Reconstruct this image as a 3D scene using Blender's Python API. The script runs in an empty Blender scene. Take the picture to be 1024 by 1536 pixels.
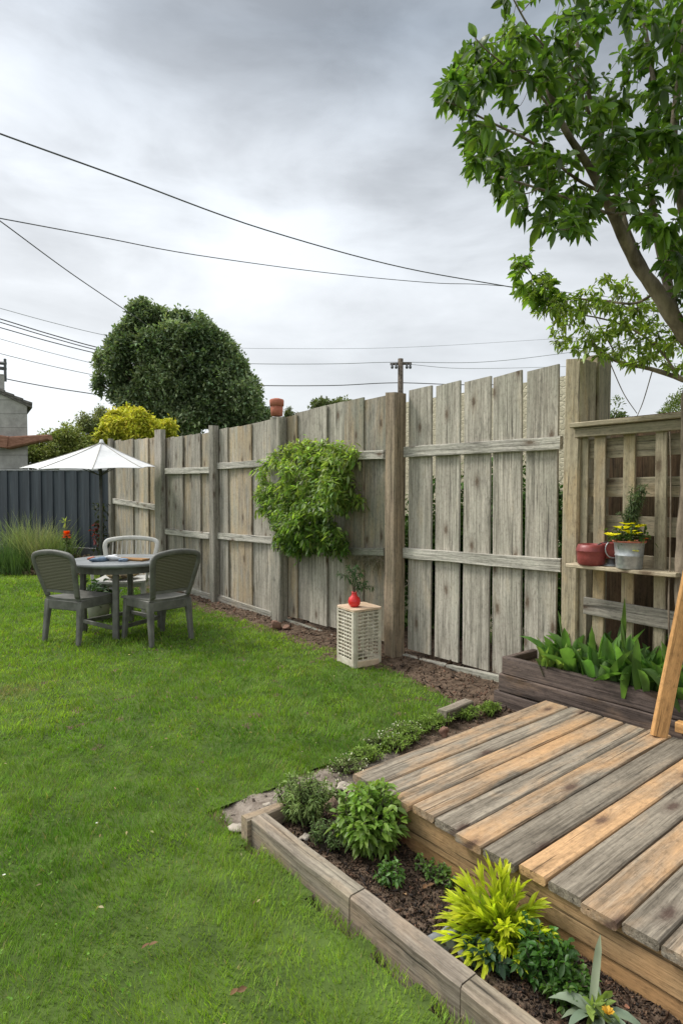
import bpy, math, random
import numpy as np
from mathutils import Vector
random.seed(7); RNG = np.random.default_rng(7)
R = math.radians
S = bpy.context.scene
C = S.collection

# ------------------------------------------------------------------ camera
H_CAM = 1.4
AZ = math.atan2(.775, .632)            # heading of the camera, world +Y runs along the fence, +X towards it
PITCH = R(-1.64)
cam_d = bpy.data.cameras.new('camera'); cam = bpy.data.objects.new('camera', cam_d); C.objects.link(cam)
cam.location = (0, 0, H_CAM); cam.rotation_euler = (R(90)+PITCH, 0, AZ-R(90))
cam_d.sensor_fit = 'HORIZONTAL'; cam_d.sensor_width = 36; cam_d.lens = 36*908/1024
cam_d.clip_start = .05; cam_d.clip_end = 2000
S.camera = cam

# ------------------------------------------------------------------ sky and sun
FX, FY = math.cos(AZ), math.sin(AZ)
def CW(lat, d, z=0.0):                 # metres to the right / metres ahead -> world
    return np.array([lat*FY + d*FX, -lat*FX + d*FY, z])
SUN_EL = R(48)
sv = CW(-.93, .30); SUN_AZ = math.atan2(sv[1], sv[0])
sd = Vector((math.cos(SUN_AZ)*math.cos(SUN_EL), math.sin(SUN_AZ)*math.cos(SUN_EL), math.sin(SUN_EL)))
sun_d = bpy.data.lights.new('sun', 'SUN'); sun_d.energy = 2.1; sun_d.angle = R(12); sun_d.color = (1, .95, .87)
sun = bpy.data.objects.new('sun', sun_d); C.objects.link(sun); sun.rotation_euler = sd.to_track_quat('Z', 'Y').to_euler()
sun.location = (-6, 6, 12)

W = bpy.data.worlds.new('World'); S.world = W; W.use_nodes = True
nt = W.node_tree; nt.nodes.clear()
def NN(t, k, **kw):
    n = t.nodes.new(k)
    for a, b in kw.items(): setattr(n, a, b)
    return n
def math_(t, op, a, b=None, clamp=False):
    n = NN(t, 'ShaderNodeMath', operation=op, use_clamp=clamp)
    for i, v in enumerate((a, b)):
        if v is None: continue
        if isinstance(v, (int, float)): n.inputs[i].default_value = v
        else: t.links.new(v, n.inputs[i])
    return n.outputs[0]
def mix_(t, f, a, b, mode='MIX'):
    n = NN(t, 'ShaderNodeMix', data_type='RGBA', blend_type=mode)
    for s, v in ((n.inputs['Factor'], f), (n.inputs['A'], a), (n.inputs['B'], b)):
        pass
    for i, v in ((0, f), (6, a), (7, b)):
        if isinstance(v, (int, float)): n.inputs[i].default_value = v
        elif isinstance(v, tuple): n.inputs[i].default_value = (v[0], v[1], v[2], 1)
        else: t.links.new(v, n.inputs[i])
    return n.outputs[2]
def ramp_(t, v, stops, interp='LINEAR'):
    n = NN(t, 'ShaderNodeValToRGB'); cr = n.color_ramp; cr.interpolation = interp
    while len(cr.elements) < len(stops): cr.elements.new(.5)
    for e, (p, c) in zip(cr.elements, stops):
        e.position = p; e.color = (c, c, c, 1) if isinstance(c, (int, float)) else (c[0], c[1], c[2], 1)
    t.links.new(v, n.inputs[0]); return n.outputs[0]
def noise_(t, vec, scale, detail=4, rough=.55, dist=0):
    n = NN(t, 'ShaderNodeTexNoise'); n.inputs['Scale'].default_value = scale
    n.inputs['Detail'].default_value = detail; n.inputs['Roughness'].default_value = rough
    n.inputs['Distortion'].default_value = dist
    if vec is not None: t.links.new(vec, n.inputs['Vector'])
    return n.outputs['Fac']
def mapping_(t, vec, scale=(1, 1, 1), loc=(0, 0, 0), rot=(0, 0, 0)):
    n = NN(t, 'ShaderNodeMapping'); n.inputs['Scale'].default_value = scale
    n.inputs['Location'].default_value = loc; n.inputs['Rotation'].default_value = rot
    t.links.new(vec, n.inputs['Vector']); return n.outputs[0]
sky = NN(nt, 'ShaderNodeTexSky', sky_type='NISHITA', sun_disc=False)
sky.sun_elevation = SUN_EL; sky.sun_rotation = R(90)-SUN_AZ
sky.air_density = 1.0; sky.dust_density = 2.0
tc = NN(nt, 'ShaderNodeTexCoord'); gen = tc.outputs['Generated']
sep = NN(nt, 'ShaderNodeSeparateXYZ'); nt.links.new(gen, sep.inputs[0])
rotd = mapping_(nt, gen, rot=(0, 0, -AZ))           # x = ahead, y = left
n1 = noise_(nt, mapping_(nt, rotd, (1.0, .8, 2.0), (3.1, 1.7, .4), (0, R(14), 0)), 2.0, 6, .52, .35)
n2 = noise_(nt, mapping_(nt, rotd, (1, .8, 2.4), (7.3, 2.2, 5.1), (0, R(-10), 0)), 5.0, 6, .55, .3)
elev = sep.outputs['Z']
base = ramp_(nt, elev, [(0, (.72, .76, .79)), (.12, (.78, .81, .835)), (.30, (.72, .75, .78)), (.48, (.60, .64, .685)), (.60, (.38, .43, .49)), (.67, (.42, .46, .51)), (.80, (1.15, 1.2, 1.25)), (1, (1.7, 1.75, 1.8))])  # zenith above the frame is made brighter to add light on the ground
puff = math_(nt, 'ADD', math_(nt, 'MULTIPLY', n1, .6), math_(nt, 'MULTIPLY', n2, .4))
puffr = ramp_(nt, puff, [(.36, .66), (.44, .84), (.52, 1.06), (.62, 1.30)], 'LINEAR')
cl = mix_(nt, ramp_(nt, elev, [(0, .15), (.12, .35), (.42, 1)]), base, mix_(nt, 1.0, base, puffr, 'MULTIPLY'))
# brighter cloud where the sun stands behind it
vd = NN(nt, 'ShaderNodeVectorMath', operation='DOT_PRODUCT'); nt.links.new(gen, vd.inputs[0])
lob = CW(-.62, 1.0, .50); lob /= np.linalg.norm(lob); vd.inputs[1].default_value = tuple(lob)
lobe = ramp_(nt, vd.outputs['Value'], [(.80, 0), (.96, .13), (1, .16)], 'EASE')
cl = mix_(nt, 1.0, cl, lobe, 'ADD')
# glow added round the sun's direction, mostly out of frame, to brighten the ground
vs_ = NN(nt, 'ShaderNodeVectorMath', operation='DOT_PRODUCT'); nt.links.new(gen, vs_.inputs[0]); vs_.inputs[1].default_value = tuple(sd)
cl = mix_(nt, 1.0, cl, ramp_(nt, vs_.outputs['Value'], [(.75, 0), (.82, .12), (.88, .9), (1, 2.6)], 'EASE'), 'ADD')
# unseen glow added to the sky behind the camera as extra fill light
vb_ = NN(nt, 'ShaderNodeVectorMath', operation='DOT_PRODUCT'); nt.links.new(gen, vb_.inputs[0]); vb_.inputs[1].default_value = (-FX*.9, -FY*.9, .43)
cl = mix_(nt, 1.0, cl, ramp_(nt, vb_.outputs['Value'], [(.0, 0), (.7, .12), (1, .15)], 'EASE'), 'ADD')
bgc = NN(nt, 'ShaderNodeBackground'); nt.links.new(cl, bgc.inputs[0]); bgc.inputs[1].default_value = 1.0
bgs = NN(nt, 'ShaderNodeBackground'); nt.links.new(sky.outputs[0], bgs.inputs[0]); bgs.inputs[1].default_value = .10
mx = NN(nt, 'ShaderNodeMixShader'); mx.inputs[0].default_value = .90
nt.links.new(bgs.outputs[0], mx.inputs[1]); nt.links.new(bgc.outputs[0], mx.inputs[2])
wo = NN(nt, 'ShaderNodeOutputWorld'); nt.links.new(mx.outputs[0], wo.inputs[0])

S.view_settings.view_transform = 'Standard'; S.view_settings.look = 'None'
S.view_settings.exposure = 0.20; S.view_settings.gamma = 1
S.render.engine = 'CYCLES'
S.cycles.max_bounces = 8; S.cycles.transparent_max_bounces = 8; S.cycles.use_denoising = True

# ------------------------------------------------------------------ helpers: points
cp, sp_ = math.cos(PITCH), math.sin(PITCH)
def ray(px, py):
    a, b = (px-512)/908, (768-py)/908
    fwd = cp*1 - sp_*b; up = sp_*1 + cp*b
    return CW(a, fwd) + np.array([0, 0, up])
CAM = np.array([0, 0, H_CAM])
def G(px, py, z=0.0):
    r = ray(px, py); return CAM + r*((z-H_CAM)/r[2])
def PX(px, py, X):
    r = ray(px, py); return CAM + r*(X/r[0])
def PD(px, py, d):
    r = ray(px, py); return CAM + r*(d/(r[0]*FX+r[1]*FY))
def YX(px, X): return PX(px, 742, X)[1]

# ------------------------------------------------------------------ helpers: objects
ORG = {}
def tag(o, label=None, cat=None, group=None, kind=None):
    if label: o['label'] = label
    if cat: o['category'] = cat
    if group: o['group'] = group
    if kind: o['kind'] = kind
    return o
def thing(name, label, cat, loc=(0, 0, 0), group=None):
    o = bpy.data.objects.new(name, None); C.objects.link(o); o.location = loc; o.empty_display_size = .1
    ORG[o.name] = np.array(loc, float)
    return tag(o, label, cat, group)
def mk(name, V, F, mat, parent=None, smooth=False, col=None, lc=None, loc=None, color=None):
    V = np.asarray(V, float)
    org = ORG[parent.name] if parent is not None else (np.array(loc, float) if loc is not None else np.zeros(3))
    me = bpy.data.meshes.new(name)
    V = V-org
    if isinstance(F, np.ndarray):
        k = F.shape[1]; n = len(F)
        me.vertices.add(len(V)); me.vertices.foreach_set('co', V.astype(np.float32).ravel())
        me.loops.add(n*k); me.loops.foreach_set('vertex_index', F.astype(np.int32).ravel())
        me.polygons.add(n); me.polygons.foreach_set('loop_start', np.arange(0, n*k, k, dtype=np.int32))
        me.update(calc_edges=True); me.validate()
    else:
        me.from_pydata([tuple(v) for v in V], [], F)
    if smooth: me.polygons.foreach_set('use_smooth', np.ones(len(me.polygons), bool))
    if col is not None and len(me.vertices) == len(col):
        a = me.color_attributes.new('Col', 'FLOAT_COLOR', 'POINT')
        a.data.foreach_set('color', np.hstack([col, np.ones((len(col), 1))]).astype(np.float32).ravel())
    if lc is not None:
        a = me.attributes.new('lc', 'FLOAT_VECTOR', 'POINT'); a.data.foreach_set('vector', np.asarray(lc, np.float32).ravel())
    me.materials.append(mat)
    o = bpy.data.objects.new(name, me); C.objects.link(o)
    if parent is not None: o.parent = parent
    elif loc is not None: o.location = loc
    ORG[o.name] = org
    if color is not None: o.color = color
    return o
class MB:                                # collects pieces of ONE mesh
    def __init__(s): s.V = []; s.F = []; s.L = []
    def add(s, V, F, L=None):
        o = len(s.V); s.V += [tuple(v) for v in V]; s.F += [tuple(i+o for i in f) for f in F]
        s.L += [tuple(v) for v in (L if L is not None else V)]; return s
    def box(s, a, b, c=0.0):
        (x0, y0, z0), (x1, y1, z1) = a, b
        return s.bar(((x0+x1)/2, (y0+y1)/2, z0), ((x0+x1)/2, (y0+y1)/2, z1), abs(x1-x0), abs(y1-y0), (1, 0, 0), c or min(abs(x1-x0), abs(y1-y0))*.06, n=1)
    def bar(s, p0, p1, w, t, wdir, c=.003, n=1, warp=0.0, w1=None, cut=0.0, t1=None):
        V, F, L = bar_(p0, p1, w, t, wdir, c, n, warp, w1, cut, t1); return s.add(V, F, L)
    def tube(s, P, r, k=8, cap=True):
        V, F, L = tube_(P, r, k, cap); return s.add(V, F, L)
    def lathe(s, prof, c, k=24, close=False):
        V = []; F = []
        for (r, z) in prof:
            for i in range(k):
                a = 2*math.pi*i/k; V.append((c[0]+r*math.cos(a), c[1]+r*math.sin(a), c[2]+z))
        for j in range(len(prof)-1):
            for i in range(k):
                F.append((j*k+i, j*k+(i+1) % k, (j+1)*k+(i+1) % k, (j+1)*k+i))
        return s.add(V, F)
    def build(s, name, mat, parent=None, smooth=False, **kw):
        return mk(name, s.V, s.F, mat, parent, smooth, lc=s.L, **kw)
def nrm(v): v = np.asarray(v, float); return v/max(np.linalg.norm(v), 1e-9)
def bar_(p0, p1, w, t, wdir, c=.003, n=1, warp=0.0, w1=None, cut=0.0, t1=None):
    p0 = np.asarray(p0, float); p1 = np.asarray(p1, float); d = p1-p0; Ln = np.linalg.norm(d); d /= Ln
    wd = nrm(np.asarray(wdir, float)-d*np.dot(wdir, d)); td = np.cross(d, wd)
    w1 = w if w1 is None else w1; t1 = t if t1 is None else t1; off = RNG.random(3)*40
    V = []; L = []; ph = RNG.random(4)*6.28
    for i in range(n+1):
        f = i/n; ww = (w+(w1-w)*f)/2; tt = (t+(t1-t)*f)/2
        o = warp*(math.sin(f*3.1+ph[0])*.6+math.sin(f*7+ph[1])*.4); o2 = warp*.7*math.sin(f*4+ph[2])
        jl, jr = (warp*.5*RNG.standard_normal(2) if n > 1 else (0, 0))
        for (a, b) in ((-ww, -tt+c), (-ww+c, -tt), (ww-c, -tt), (ww, -tt+c), (ww, tt-c), (ww-c, tt), (-ww+c, tt), (-ww, tt-c)):
            a2 = a+(jr if a > 0 else jl)
            k = cut*(a/ww) if i == n else 0
            V.append(p0+d*(Ln*f+k)+wd*(a2+o)+td*(b+o2)); L.append((a+off[0], b+off[1], Ln*f+off[2]))
    F = []
    for i in range(n):
        for j in range(8):
            F.append((i*8+j, i*8+(j+1) % 8, (i+1)*8+(j+1) % 8, (i+1)*8+j))
    F.append(tuple(range(7, -1, -1))); F.append(tuple(n*8+j for j in range(8)))
    return V, F, L
def tube_(P, r, k=8, cap=True):
    P = np.asarray(P, float); n = len(P); r = np.full(n, r) if np.isscalar(r) else np.asarray(r, float)
    T = np.gradient(P, axis=0); V = []; L = []; acc = 0
    ref = np.array([.13, .27, .95]);
    if abs(np.dot(nrm(T[0]), ref)) > .9: ref = np.array([1., .1, 0])
    u = None
    for i in range(n):
        t = nrm(T[i])
        u = nrm(np.cross(t, ref)) if u is None else nrm(u-t*np.dot(u, t))
        v = np.cross(t, u)
        if i: acc += np.linalg.norm(P[i]-P[i-1])
        for j in range(k):
            a = 2*math.pi*j/k; V.append(P[i]+r[i]*(u*math.cos(a)+v*math.sin(a))); L.append((r[i]*math.cos(a)*1.0, r[i]*math.sin(a), acc))
    F = [(i*k+j, i*k+(j+1) % k, (i+1)*k+(j+1) % k, (i+1)*k+j) for i in range(n-1) for j in range(k)]
    if cap: F.append(tuple(range(k-1, -1, -1))); F.append(tuple((n-1)*k+j for j in range(k)))
    return V, F, L
def board(name, p0, p1, w, t, wdir, mat, parent, color=(.5, .5, .5, 1), c=.004, n=6, warp=.003, w1=None, cut=0.0):
    V, F, L = bar_(p0, p1, w, t, wdir, c, n, warp, w1, cut)
    return mk(name, V, F, mat, parent, lc=L, color=color)
def spline(P, n=24):                     # Catmull-Rom through points
    P = [np.asarray(p, float) for p in P]; P = [2*P[0]-P[1]]+P+[2*P[-1]-P[-2]]; out = []
    m = len(P)-3
    for q in range(n+1):
        f = q/n*m; i = min(int(f), m-1); t = f-i; a, b, c, d = P[i:i+4]
        out.append(.5*((2*b)+(c-a)*t+(2*a-5*b+4*c-d)*t*t+(3*b-a-3*c+d)*t**3))
    return np.array(out)
def blob(name, c, r, mat, parent=None, seed=0, rough=.2, color=None, sub=(14, 9)):
    rg = np.random.default_rng(seed+11); c = np.asarray(c, float); V = []; F = []; nu, nv = sub
    K = rg.standard_normal((5, 3))*1.6; ph = rg.random(5)*6
    for j in range(nv+1):
        th = math.pi*j/nv
        for i in range(nu):
            a = 2*math.pi*i/nu; d = np.array([math.sin(th)*math.cos(a), math.sin(th)*math.sin(a), math.cos(th)])
            s = 1+rough*sum(math.sin(K[q]@d*1.5+ph[q]) for q in range(5))/2.2
            V.append(c+d*np.asarray(r)*s)
    for j in range(nv):
        for i in range(nu): F.append((j*nu+i, (j+1)*nu+i, (j+1)*nu+(i+1) % nu, j*nu+(i+1) % nu))
    return mk(name, V, F, mat, parent, True, loc=None if parent is not None else c, lc=V, color=color)

# ------------------------------------------------------------------ helpers: foliage
def norm_rows(a): return a/np.maximum(np.linalg.norm(a, axis=1, keepdims=True), 1e-9)
class Fol:
    def __init__(s): s.V = []; s.F = []; s.C = []; s.n = 0
    def add(s, P, D, L, Wd, col, droop=.2, seg=3, cols=3, prof=(.08, .85, .9, .02), fold=.25, up=None, colj=.12):
        P = np.asarray(P, float); n = len(P)
        if n == 0: return s
        D = norm_rows(np.asarray(D, float)); L = np.broadcast_to(L, n)*1.0; Wd = np.broadcast_to(Wd, n)*1.0; droop = np.broadcast_to(droop, n)
        upv = RNG.standard_normal((n, 3))*.35+np.array([0, 0, 1.]) if up is None else up
        side = norm_rows(np.cross(D, upv)+1e-6); nor = np.cross(side, D)
        T = np.linspace(0, 1, seg+1); V = np.zeros((n, seg+1, cols, 3))
        for i, t in enumerate(T):
            c = P+D*(L*t)[:, None]; c[:, 2] -= droop*L*t*t
            w = Wd*prof[min(i, len(prof)-1)]/2
            if cols == 2:
                V[:, i, 0] = c-side*w[:, None]; V[:, i, 1] = c+side*w[:, None]
            else:
                f = nor*(w*fold)[:, None]
                V[:, i, 0] = c-side*w[:, None]+f; V[:, i, 1] = c-f; V[:, i, 2] = c+side*w[:, None]+f
        k = (seg+1)*cols; q = []
        for i in range(seg):
            for j in range(cols-1): q.append([i*cols+j, i*cols+j+1, (i+1)*cols+j+1, (i+1)*cols+j])
        F = (np.arange(n)[:, None, None]*k+np.array(q)[None]).reshape(-1, 4)+s.n
        col = np.broadcast_to(np.asarray(col, float), (n, 3))*np.exp(RNG.standard_normal((n, 1))*colj)*np.exp(RNG.standard_normal((n, 3))*colj*.25)
        s.V.append(V.reshape(-1, 3)); s.F.append(F); s.C.append(np.repeat(col, k, axis=0)); s.n += n*k
        return s
    def build(s, name, mat, parent=None, **kw):
        return mk(name, np.vstack(s.V), np.vstack(s.F), mat, parent, True, col=np.clip(np.vstack(s.C), 0, 1), **kw)
def rdir(n, up=0.0, spread=1.0):
    return norm_rows(RNG.standard_normal((n, 3))*spread+np.array([0, 0, up]))
_g = np.random.default_rng(99).random((64, 64))
def vnoise(x, y, s):
    x = np.asarray(x)*s+100; y = np.asarray(y)*s+100; xi = np.floor(x).astype(int); yi = np.floor(y).astype(int); fx = x-xi; fy = y-yi
    fx = fx*fx*(3-2*fx); fy = fy*fy*(3-2*fy); g = lambda a, b: _g[a % 64, b % 64]
    return (g(xi, yi)*(1-fx)+g(xi+1, yi)*fx)*(1-fy)+(g(xi, yi+1)*(1-fx)+g(xi+1, yi+1)*fx)*fy
def inpoly(x, y, poly):
    x = np.asarray(x); y = np.asarray(y); r = np.zeros(x.shape, bool); n = len(poly)
    for i in range(n):
        (x0, y0), (x1, y1) = poly[i][:2], poly[(i+1) % n][:2]
        if y0 == y1: continue
        c = ((y0 > y) != (y1 > y)) & (x < (x1-x0)*(y-y0)/(y1-y0)+x0); r ^= c
    return r

# ------------------------------------------------------------------ materials
def newmat(name):
    m = bpy.data.materials.new(name); m.use_nodes = True; t = m.node_tree; t.nodes.clear()
    out = NN(t, 'ShaderNodeOutputMaterial'); b = NN(t, 'ShaderNodeBsdfPrincipled'); t.links.new(b.outputs[0], out.inputs[0])
    return m, t, b, out
def setc(t, b, v):
    if isinstance(v, tuple): b.inputs['Base Color'].default_value = (*v, 1)
    else: t.links.new(v, b.inputs['Base Color'])
def bump_(t, b, h, dist=.004, strength=1.0):
    n = NN(t, 'ShaderNodeBump'); n.inputs['Distance'].default_value = dist; n.inputs['Strength'].default_value = strength
    t.links.new(h, n.inputs['Height']); t.links.new(n.outputs[0], b.inputs['Normal'])
def leafmat(name, trans=.35, rough=.5, spec=.35):
    m, t, b, out = newmat(name)
    a = NN(t, 'ShaderNodeAttribute', attribute_name='Col')
    tcn = NN(t, 'ShaderNodeTexCoord'); nz = noise_(t, tcn.outputs['Object'], 9, 2)
    c = mix_(t, 1.0, a.outputs[0], ramp_(t, nz, [(.3, .75), (.7, 1.25)]), 'MULTIPLY')
    setc(t, b, c); b.inputs['Roughness'].default_value = rough; b.inputs['Specular IOR Level'].default_value = spec
    tr = NN(t, 'ShaderNodeBsdfTranslucent'); t.links.new(mix_(t, 1.0, c, (1.25, 1.35, .6), 'MULTIPLY'), tr.inputs[0])
    ms = NN(t, 'ShaderNodeMixShader'); ms.inputs[0].default_value = trans
    t.links.new(b.outputs[0], ms.inputs[1]); t.links.new(tr.outputs[0], ms.inputs[2]); t.links.new(ms.outputs[0], out.inputs[0])
    return m
def woodmat(name, dark, light, fresh=(.55, .33, .16), knot=(.10, .065, .04), rough=.8, algae=(.20, .23, .13), grain=1.0, knots=True):
    """object colour: R = how fresh the timber still is, G = lightness, B = green algae"""
    m, t, b, out = newmat(name)
    lc = NN(t, 'ShaderNodeAttribute', attribute_name='lc').outputs['Vector']
    oi = NN(t, 'ShaderNodeObjectInfo'); sp = NN(t, 'ShaderNodeSeparateColor'); t.links.new(oi.outputs['Color'], sp.inputs[0])
    fr, li, al = sp.outputs[0], sp.outputs[1], sp.outputs[2]
    sx = NN(t, 'ShaderNodeSeparateXYZ'); t.links.new(lc, sx.inputs[0])
    cb = NN(t, 'ShaderNodeCombineXYZ')
    t.links.new(math_(t, 'MULTIPLY', math_(t, 'ADD', sx.outputs[0], sx.outputs[1]), 5.5), cb.inputs[0]); t.links.new(math_(t, 'MULTIPLY', sx.outputs[2], 2.3), cb.inputs[1])
    vo = NN(t, 'ShaderNodeTexVoronoi', voronoi_dimensions='2D'); vo.inputs['Scale'].default_value = 1.0; vo.inputs['Randomness'].default_value = .9
    t.links.new(cb.outputs[0], vo.inputs['Vector'])
    sc = NN(t, 'ShaderNodeSeparateColor'); t.links.new(vo.outputs['Color'], sc.inputs[0])
    sel = math_(t, 'GREATER_THAN', sc.outputs[0], .60)
    kd = math_(t, 'ADD', vo.outputs['Distance'], math_(t, 'MULTIPLY', math_(t, 'SUBTRACT', noise_(t, lc, 60, 3), .5), .10))
    km = math_(t, 'MULTIPLY', ramp_(t, kd, [(.045, 1), (.11, .35), (.22, 0)]), sel)
    # fibres
    cx = math_(t, 'ADD', sx.outputs[0], math_(t, 'MULTIPLY', km, .012))
    cb2 = NN(t, 'ShaderNodeCombineXYZ'); t.links.new(cx, cb2.inputs[0]); t.links.new(sx.outputs[1], cb2.inputs[1]); t.links.new(sx.outputs[2], cb2.inputs[2])
    v2 = cb2.outputs[0]
    fib = noise_(t, mapping_(t, v2, (150, 150, 4.5)), 1, 4, .65)
    band = noise_(t, mapping_(t, v2, (42, 42, 1.3)), 1, 3, .5, .6)
    blot = noise_(t, mapping_(t, v2, (9, 9, 2.4)), 1, 5, .6, .4)
    fine = noise_(t, mapping_(t, v2, (420, 420, 30)), 1, 3, .6)
    g = math_(t, 'ADD', math_(t, 'MULTIPLY', fib, .42), math_(t, 'ADD', math_(t, 'MULTIPLY', band, .38), math_(t, 'MULTIPLY', blot, .2)))
    grey = mix_(t, ramp_(t, g, [(.39, 0), (.60, 1)]), dark, light)
    frc = mix_(t, ramp_(t, g, [(.34, 0), (.62, 1)]), tuple(x*.62 for x in fresh), fresh)
    fm = math_(t, 'ADD', math_(t, 'MULTIPLY', math_(t, 'SUBTRACT', blot, .5), 3.6), math_(t, 'SUBTRACT', math_(t, 'MULTIPLY', fr, 2.0), .5), True)
    fm = math_(t, 'MULTIPLY', fm, math_(t, 'MINIMUM', math_(t, 'MULTIPLY', fr, 4), 1.0))
    c = mix_(t, fm, grey, frc)
    am = math_(t, 'MULTIPLY', ramp_(t, noise_(t, mapping_(t, v2, (6, 6, 1.5), (9, 3, 2)), 1, 4, .6), [(.42, 0), (.68, 1)]), al)
    c = mix_(t, am, c, algae)
    st = ramp_(t, noise_(t, mapping_(t, v2, (14, 14, 3.0), (1, 5, 8)), 1, 6, .7, .8), [(.30, .58), (.45, 1)])
    c = mix_(t, 1.0, c, st, 'MULTIPLY')
    # dark drying cracks
    ck = ramp_(t, noise_(t, mapping_(t, v2, (75, 75, 1.6), (4, 4, 4)), 1, 2, .4), [(.27, .35), (.34, 1)])
    c = mix_(t, 1.0, c, ck, 'MULTIPLY')
    if knots: c = mix_(t, math_(t, 'MULTIPLY', km, .85), c, knot)
    spk = noise_(t, mapping_(t, v2, (60, 60, 34), (2, 8, 3)), 1, 5, .7)
    c = mix_(t, 1.0, c, ramp_(t, spk, [(.30, .66), (.46, 1), (.7, 1.16)]), 'MULTIPLY')
    lv = math_(t, 'ADD', math_(t, 'MULTIPLY', li, 1.3), .35)
    c = mix_(t, 1.0, c, lv, 'MULTIPLY')
    c = mix_(t, 1.0, c, ramp_(t, fine, [(.3, .86), (.7, 1.12)]), 'MULTIPLY')
    setc(t, b, c); b.inputs['Roughness'].default_value = rough; b.inputs['Specular IOR Level'].default_value = .25
    h = math_(t, 'ADD', g, math_(t, 'ADD', math_(t, 'MULTIPLY', ck, .8), math_(t, 'MULTIPLY', fine, .25)))
    bump_(t, b, h, .0035*grain)
    return m
def flatmat(name, c0, c1, scale=12, rough=.6, bump=.001, spec=.4, metal=0.0, detail=5, lohi=(.35, .65), coord='Object', stretch=(1, 1, 1)):
    m, t, b, out = newmat(name); tcn = NN(t, 'ShaderNodeTexCoord')
    n = noise_(t, mapping_(t, tcn.outputs[coord], stretch), scale, detail, .6)
    setc(t, b, mix_(t, ramp_(t, n, [(lohi[0], 0), (lohi[1], 1)]), c0, c1))
    b.inputs['Roughness'].default_value = rough; b.inputs['Specular IOR Level'].default_value = spec; b.inputs['Metallic'].default_value = metal
    n2 = noise_(t, tcn.outputs[coord], scale*7, 3)
    bump_(t, b, math_(t, 'ADD', n, math_(t, 'MULTIPLY', n2, .5)), bump)
    return m
M = {}
M['fence'] = woodmat('weathered_fence_wood', (.19, .172, .138), (.50, .46, .385), fresh=(.50, .39, .25), algae=(.27, .29, .225))
M['rail'] = woodmat('flaky_rail_wood', (.13, .12, .10), (.56, .53, .46), fresh=(.4, .3, .2), algae=(.27, .29, .2), grain=2.6)
M['post'] = woodmat('brown_post_wood', (.15, .115, .078), (.38, .30, .215), fresh=(.42, .31, .20), algae=(.17, .17, .10), grain=1.4)
M['lattice'] = woodmat('tan_lattice_wood', (.26, .22, .15), (.50, .425, .30), fresh=(.48, .35, .19), algae=(.20, .22, .12))
M['deck'] = woodmat('deck_wood', (.10, .082, .06), (.32, .275, .21), fresh=(.48, .295, .15), knot=(.07, .04, .03), grain=1.2)
M['fascia'] = woodmat('fascia_wood', (.22, .13, .06), (.42, .27, .14), fresh=(.50, .29, .13), knot=(.14, .04, .03), algae=(.2, .2, .1))
M['dark'] = woodmat('dark_sleeper_wood', (.04, .03, .025), (.165, .125, .105), fresh=(.30, .2, .13), grain=1.5)
M['edging'] = woodmat('bed_edging_wood', (.13, .105, .08), (.33, .28, .22), fresh=(.36, .26, .17))
M['orange'] = woodmat('orange_pine', (.36, .18, .06), (.62, .35, .14), fresh=(.62, .34, .13), knots=False)
M['brownwall'] = woodmat('brown_back_boards', (.035, .022, .013), (.13, .08, .045), fresh=(.2, .1, .05))
M['leaf'] = leafmat('leaf_near', .48, .38, .45)
M['leafmat'] = leafmat('leaf_matte', .28, .6, .25)
M['leaffar'] = leafmat('leaf_far', .22, .7, .15)
M['grass'] = leafmat('grass_blade', .38, .5, .3)
M['flower'] = leafmat('petal', .3, .6, .2)
M['bark'] = flatmat('bark', (.10, .078, .058), (.33, .27, .20), 16, .85, .006, .2, coord='Object', stretch=(1, 1, .35))
M['barkdark'] = flatmat('bark_dark', (.05, .04, .03), (.16, .13, .10), 10, .9, .01, .2)
M['soil'] = flatmat('soil', (.06, .042, .03), (.19, .135, .095), 18, .95, .02, .1, detail=8)
M['lawnbase'] = flatmat('lawn_base', (.05, .075, .02), (.085, .13, .028), 5, .95, .01, .1, detail=7)
M['plastic'] = flatmat('grey_plastic', (.085, .084, .073), (.16, .157, .138), 9, .55, .0015, .4)
M['plasticpale'] = flatmat('pale_plastic', (.38, .37, .33), (.52, .51, .47), 9, .5, .001, .4)
M['tabletop'] = flatmat('grey_table', (.16, .168, .168), (.25, .26, .26), 5, .42, .001, .5)
M['canvas'] = flatmat('white_canvas', (.60, .60, .59), (.70, .70, .69), 6, .85, .001, .2)
M['metaldark'] = flatmat('dark_metal', (.05, .052, .055), (.09, .092, .095), 20, .45, .0005, .5)
M['galv'] = flatmat('galvanised', (.30, .32, .33), (.50, .52, .52), 30, .42, .0006, .6, metal=.45)
M['redpan'] = flatmat('red_enamel', (.19, .035, .032), (.29, .062, .055), 22, .42, .0008, .5)
M['redglaze'] = flatmat('red_glaze', (.58, .02, .02), (.68, .035, .03), 9, .28, .0003, .5)
M['terracotta'] = flatmat('terracotta', (.36, .12, .075), (.48, .18, .12), 14, .8, .002, .2)
M['rust'] = flatmat('rusty_beam', (.20, .095, .06), (.34, .18, .12), 8, .8, .004, .2, stretch=(1, 1, 4))
M['basket'] = flatmat('cream_paint', (.46, .41, .32), (.66, .61, .50), 14, .6, .001, .35)
M['topboard'] = flatmat('pale_top', (.48, .34, .22), (.66, .52, .38), 9, .6, .001, .3)
M['stone'] = flatmat('pale_stone', (.30, .26, .21), (.52, .46, .38), 12, .85, .006, .2)
M['brownstone'] = flatmat('brown_stone', (.16, .09, .065), (.30, .18, .13), 12, .85, .006, .2)
M['greystone'] = flatmat('grey_stone', (.14, .15, .155), (.28, .29, .29), 12, .8, .006, .3)
M['wire'] = flatmat('cable', (.07, .07, .075), (.10, .10, .105), 3, .6, .0001)
M['wirepale'] = flatmat('pale_cable', (.22, .23, .24), (.27, .28, .29), 3, .6, .0001)
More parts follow.
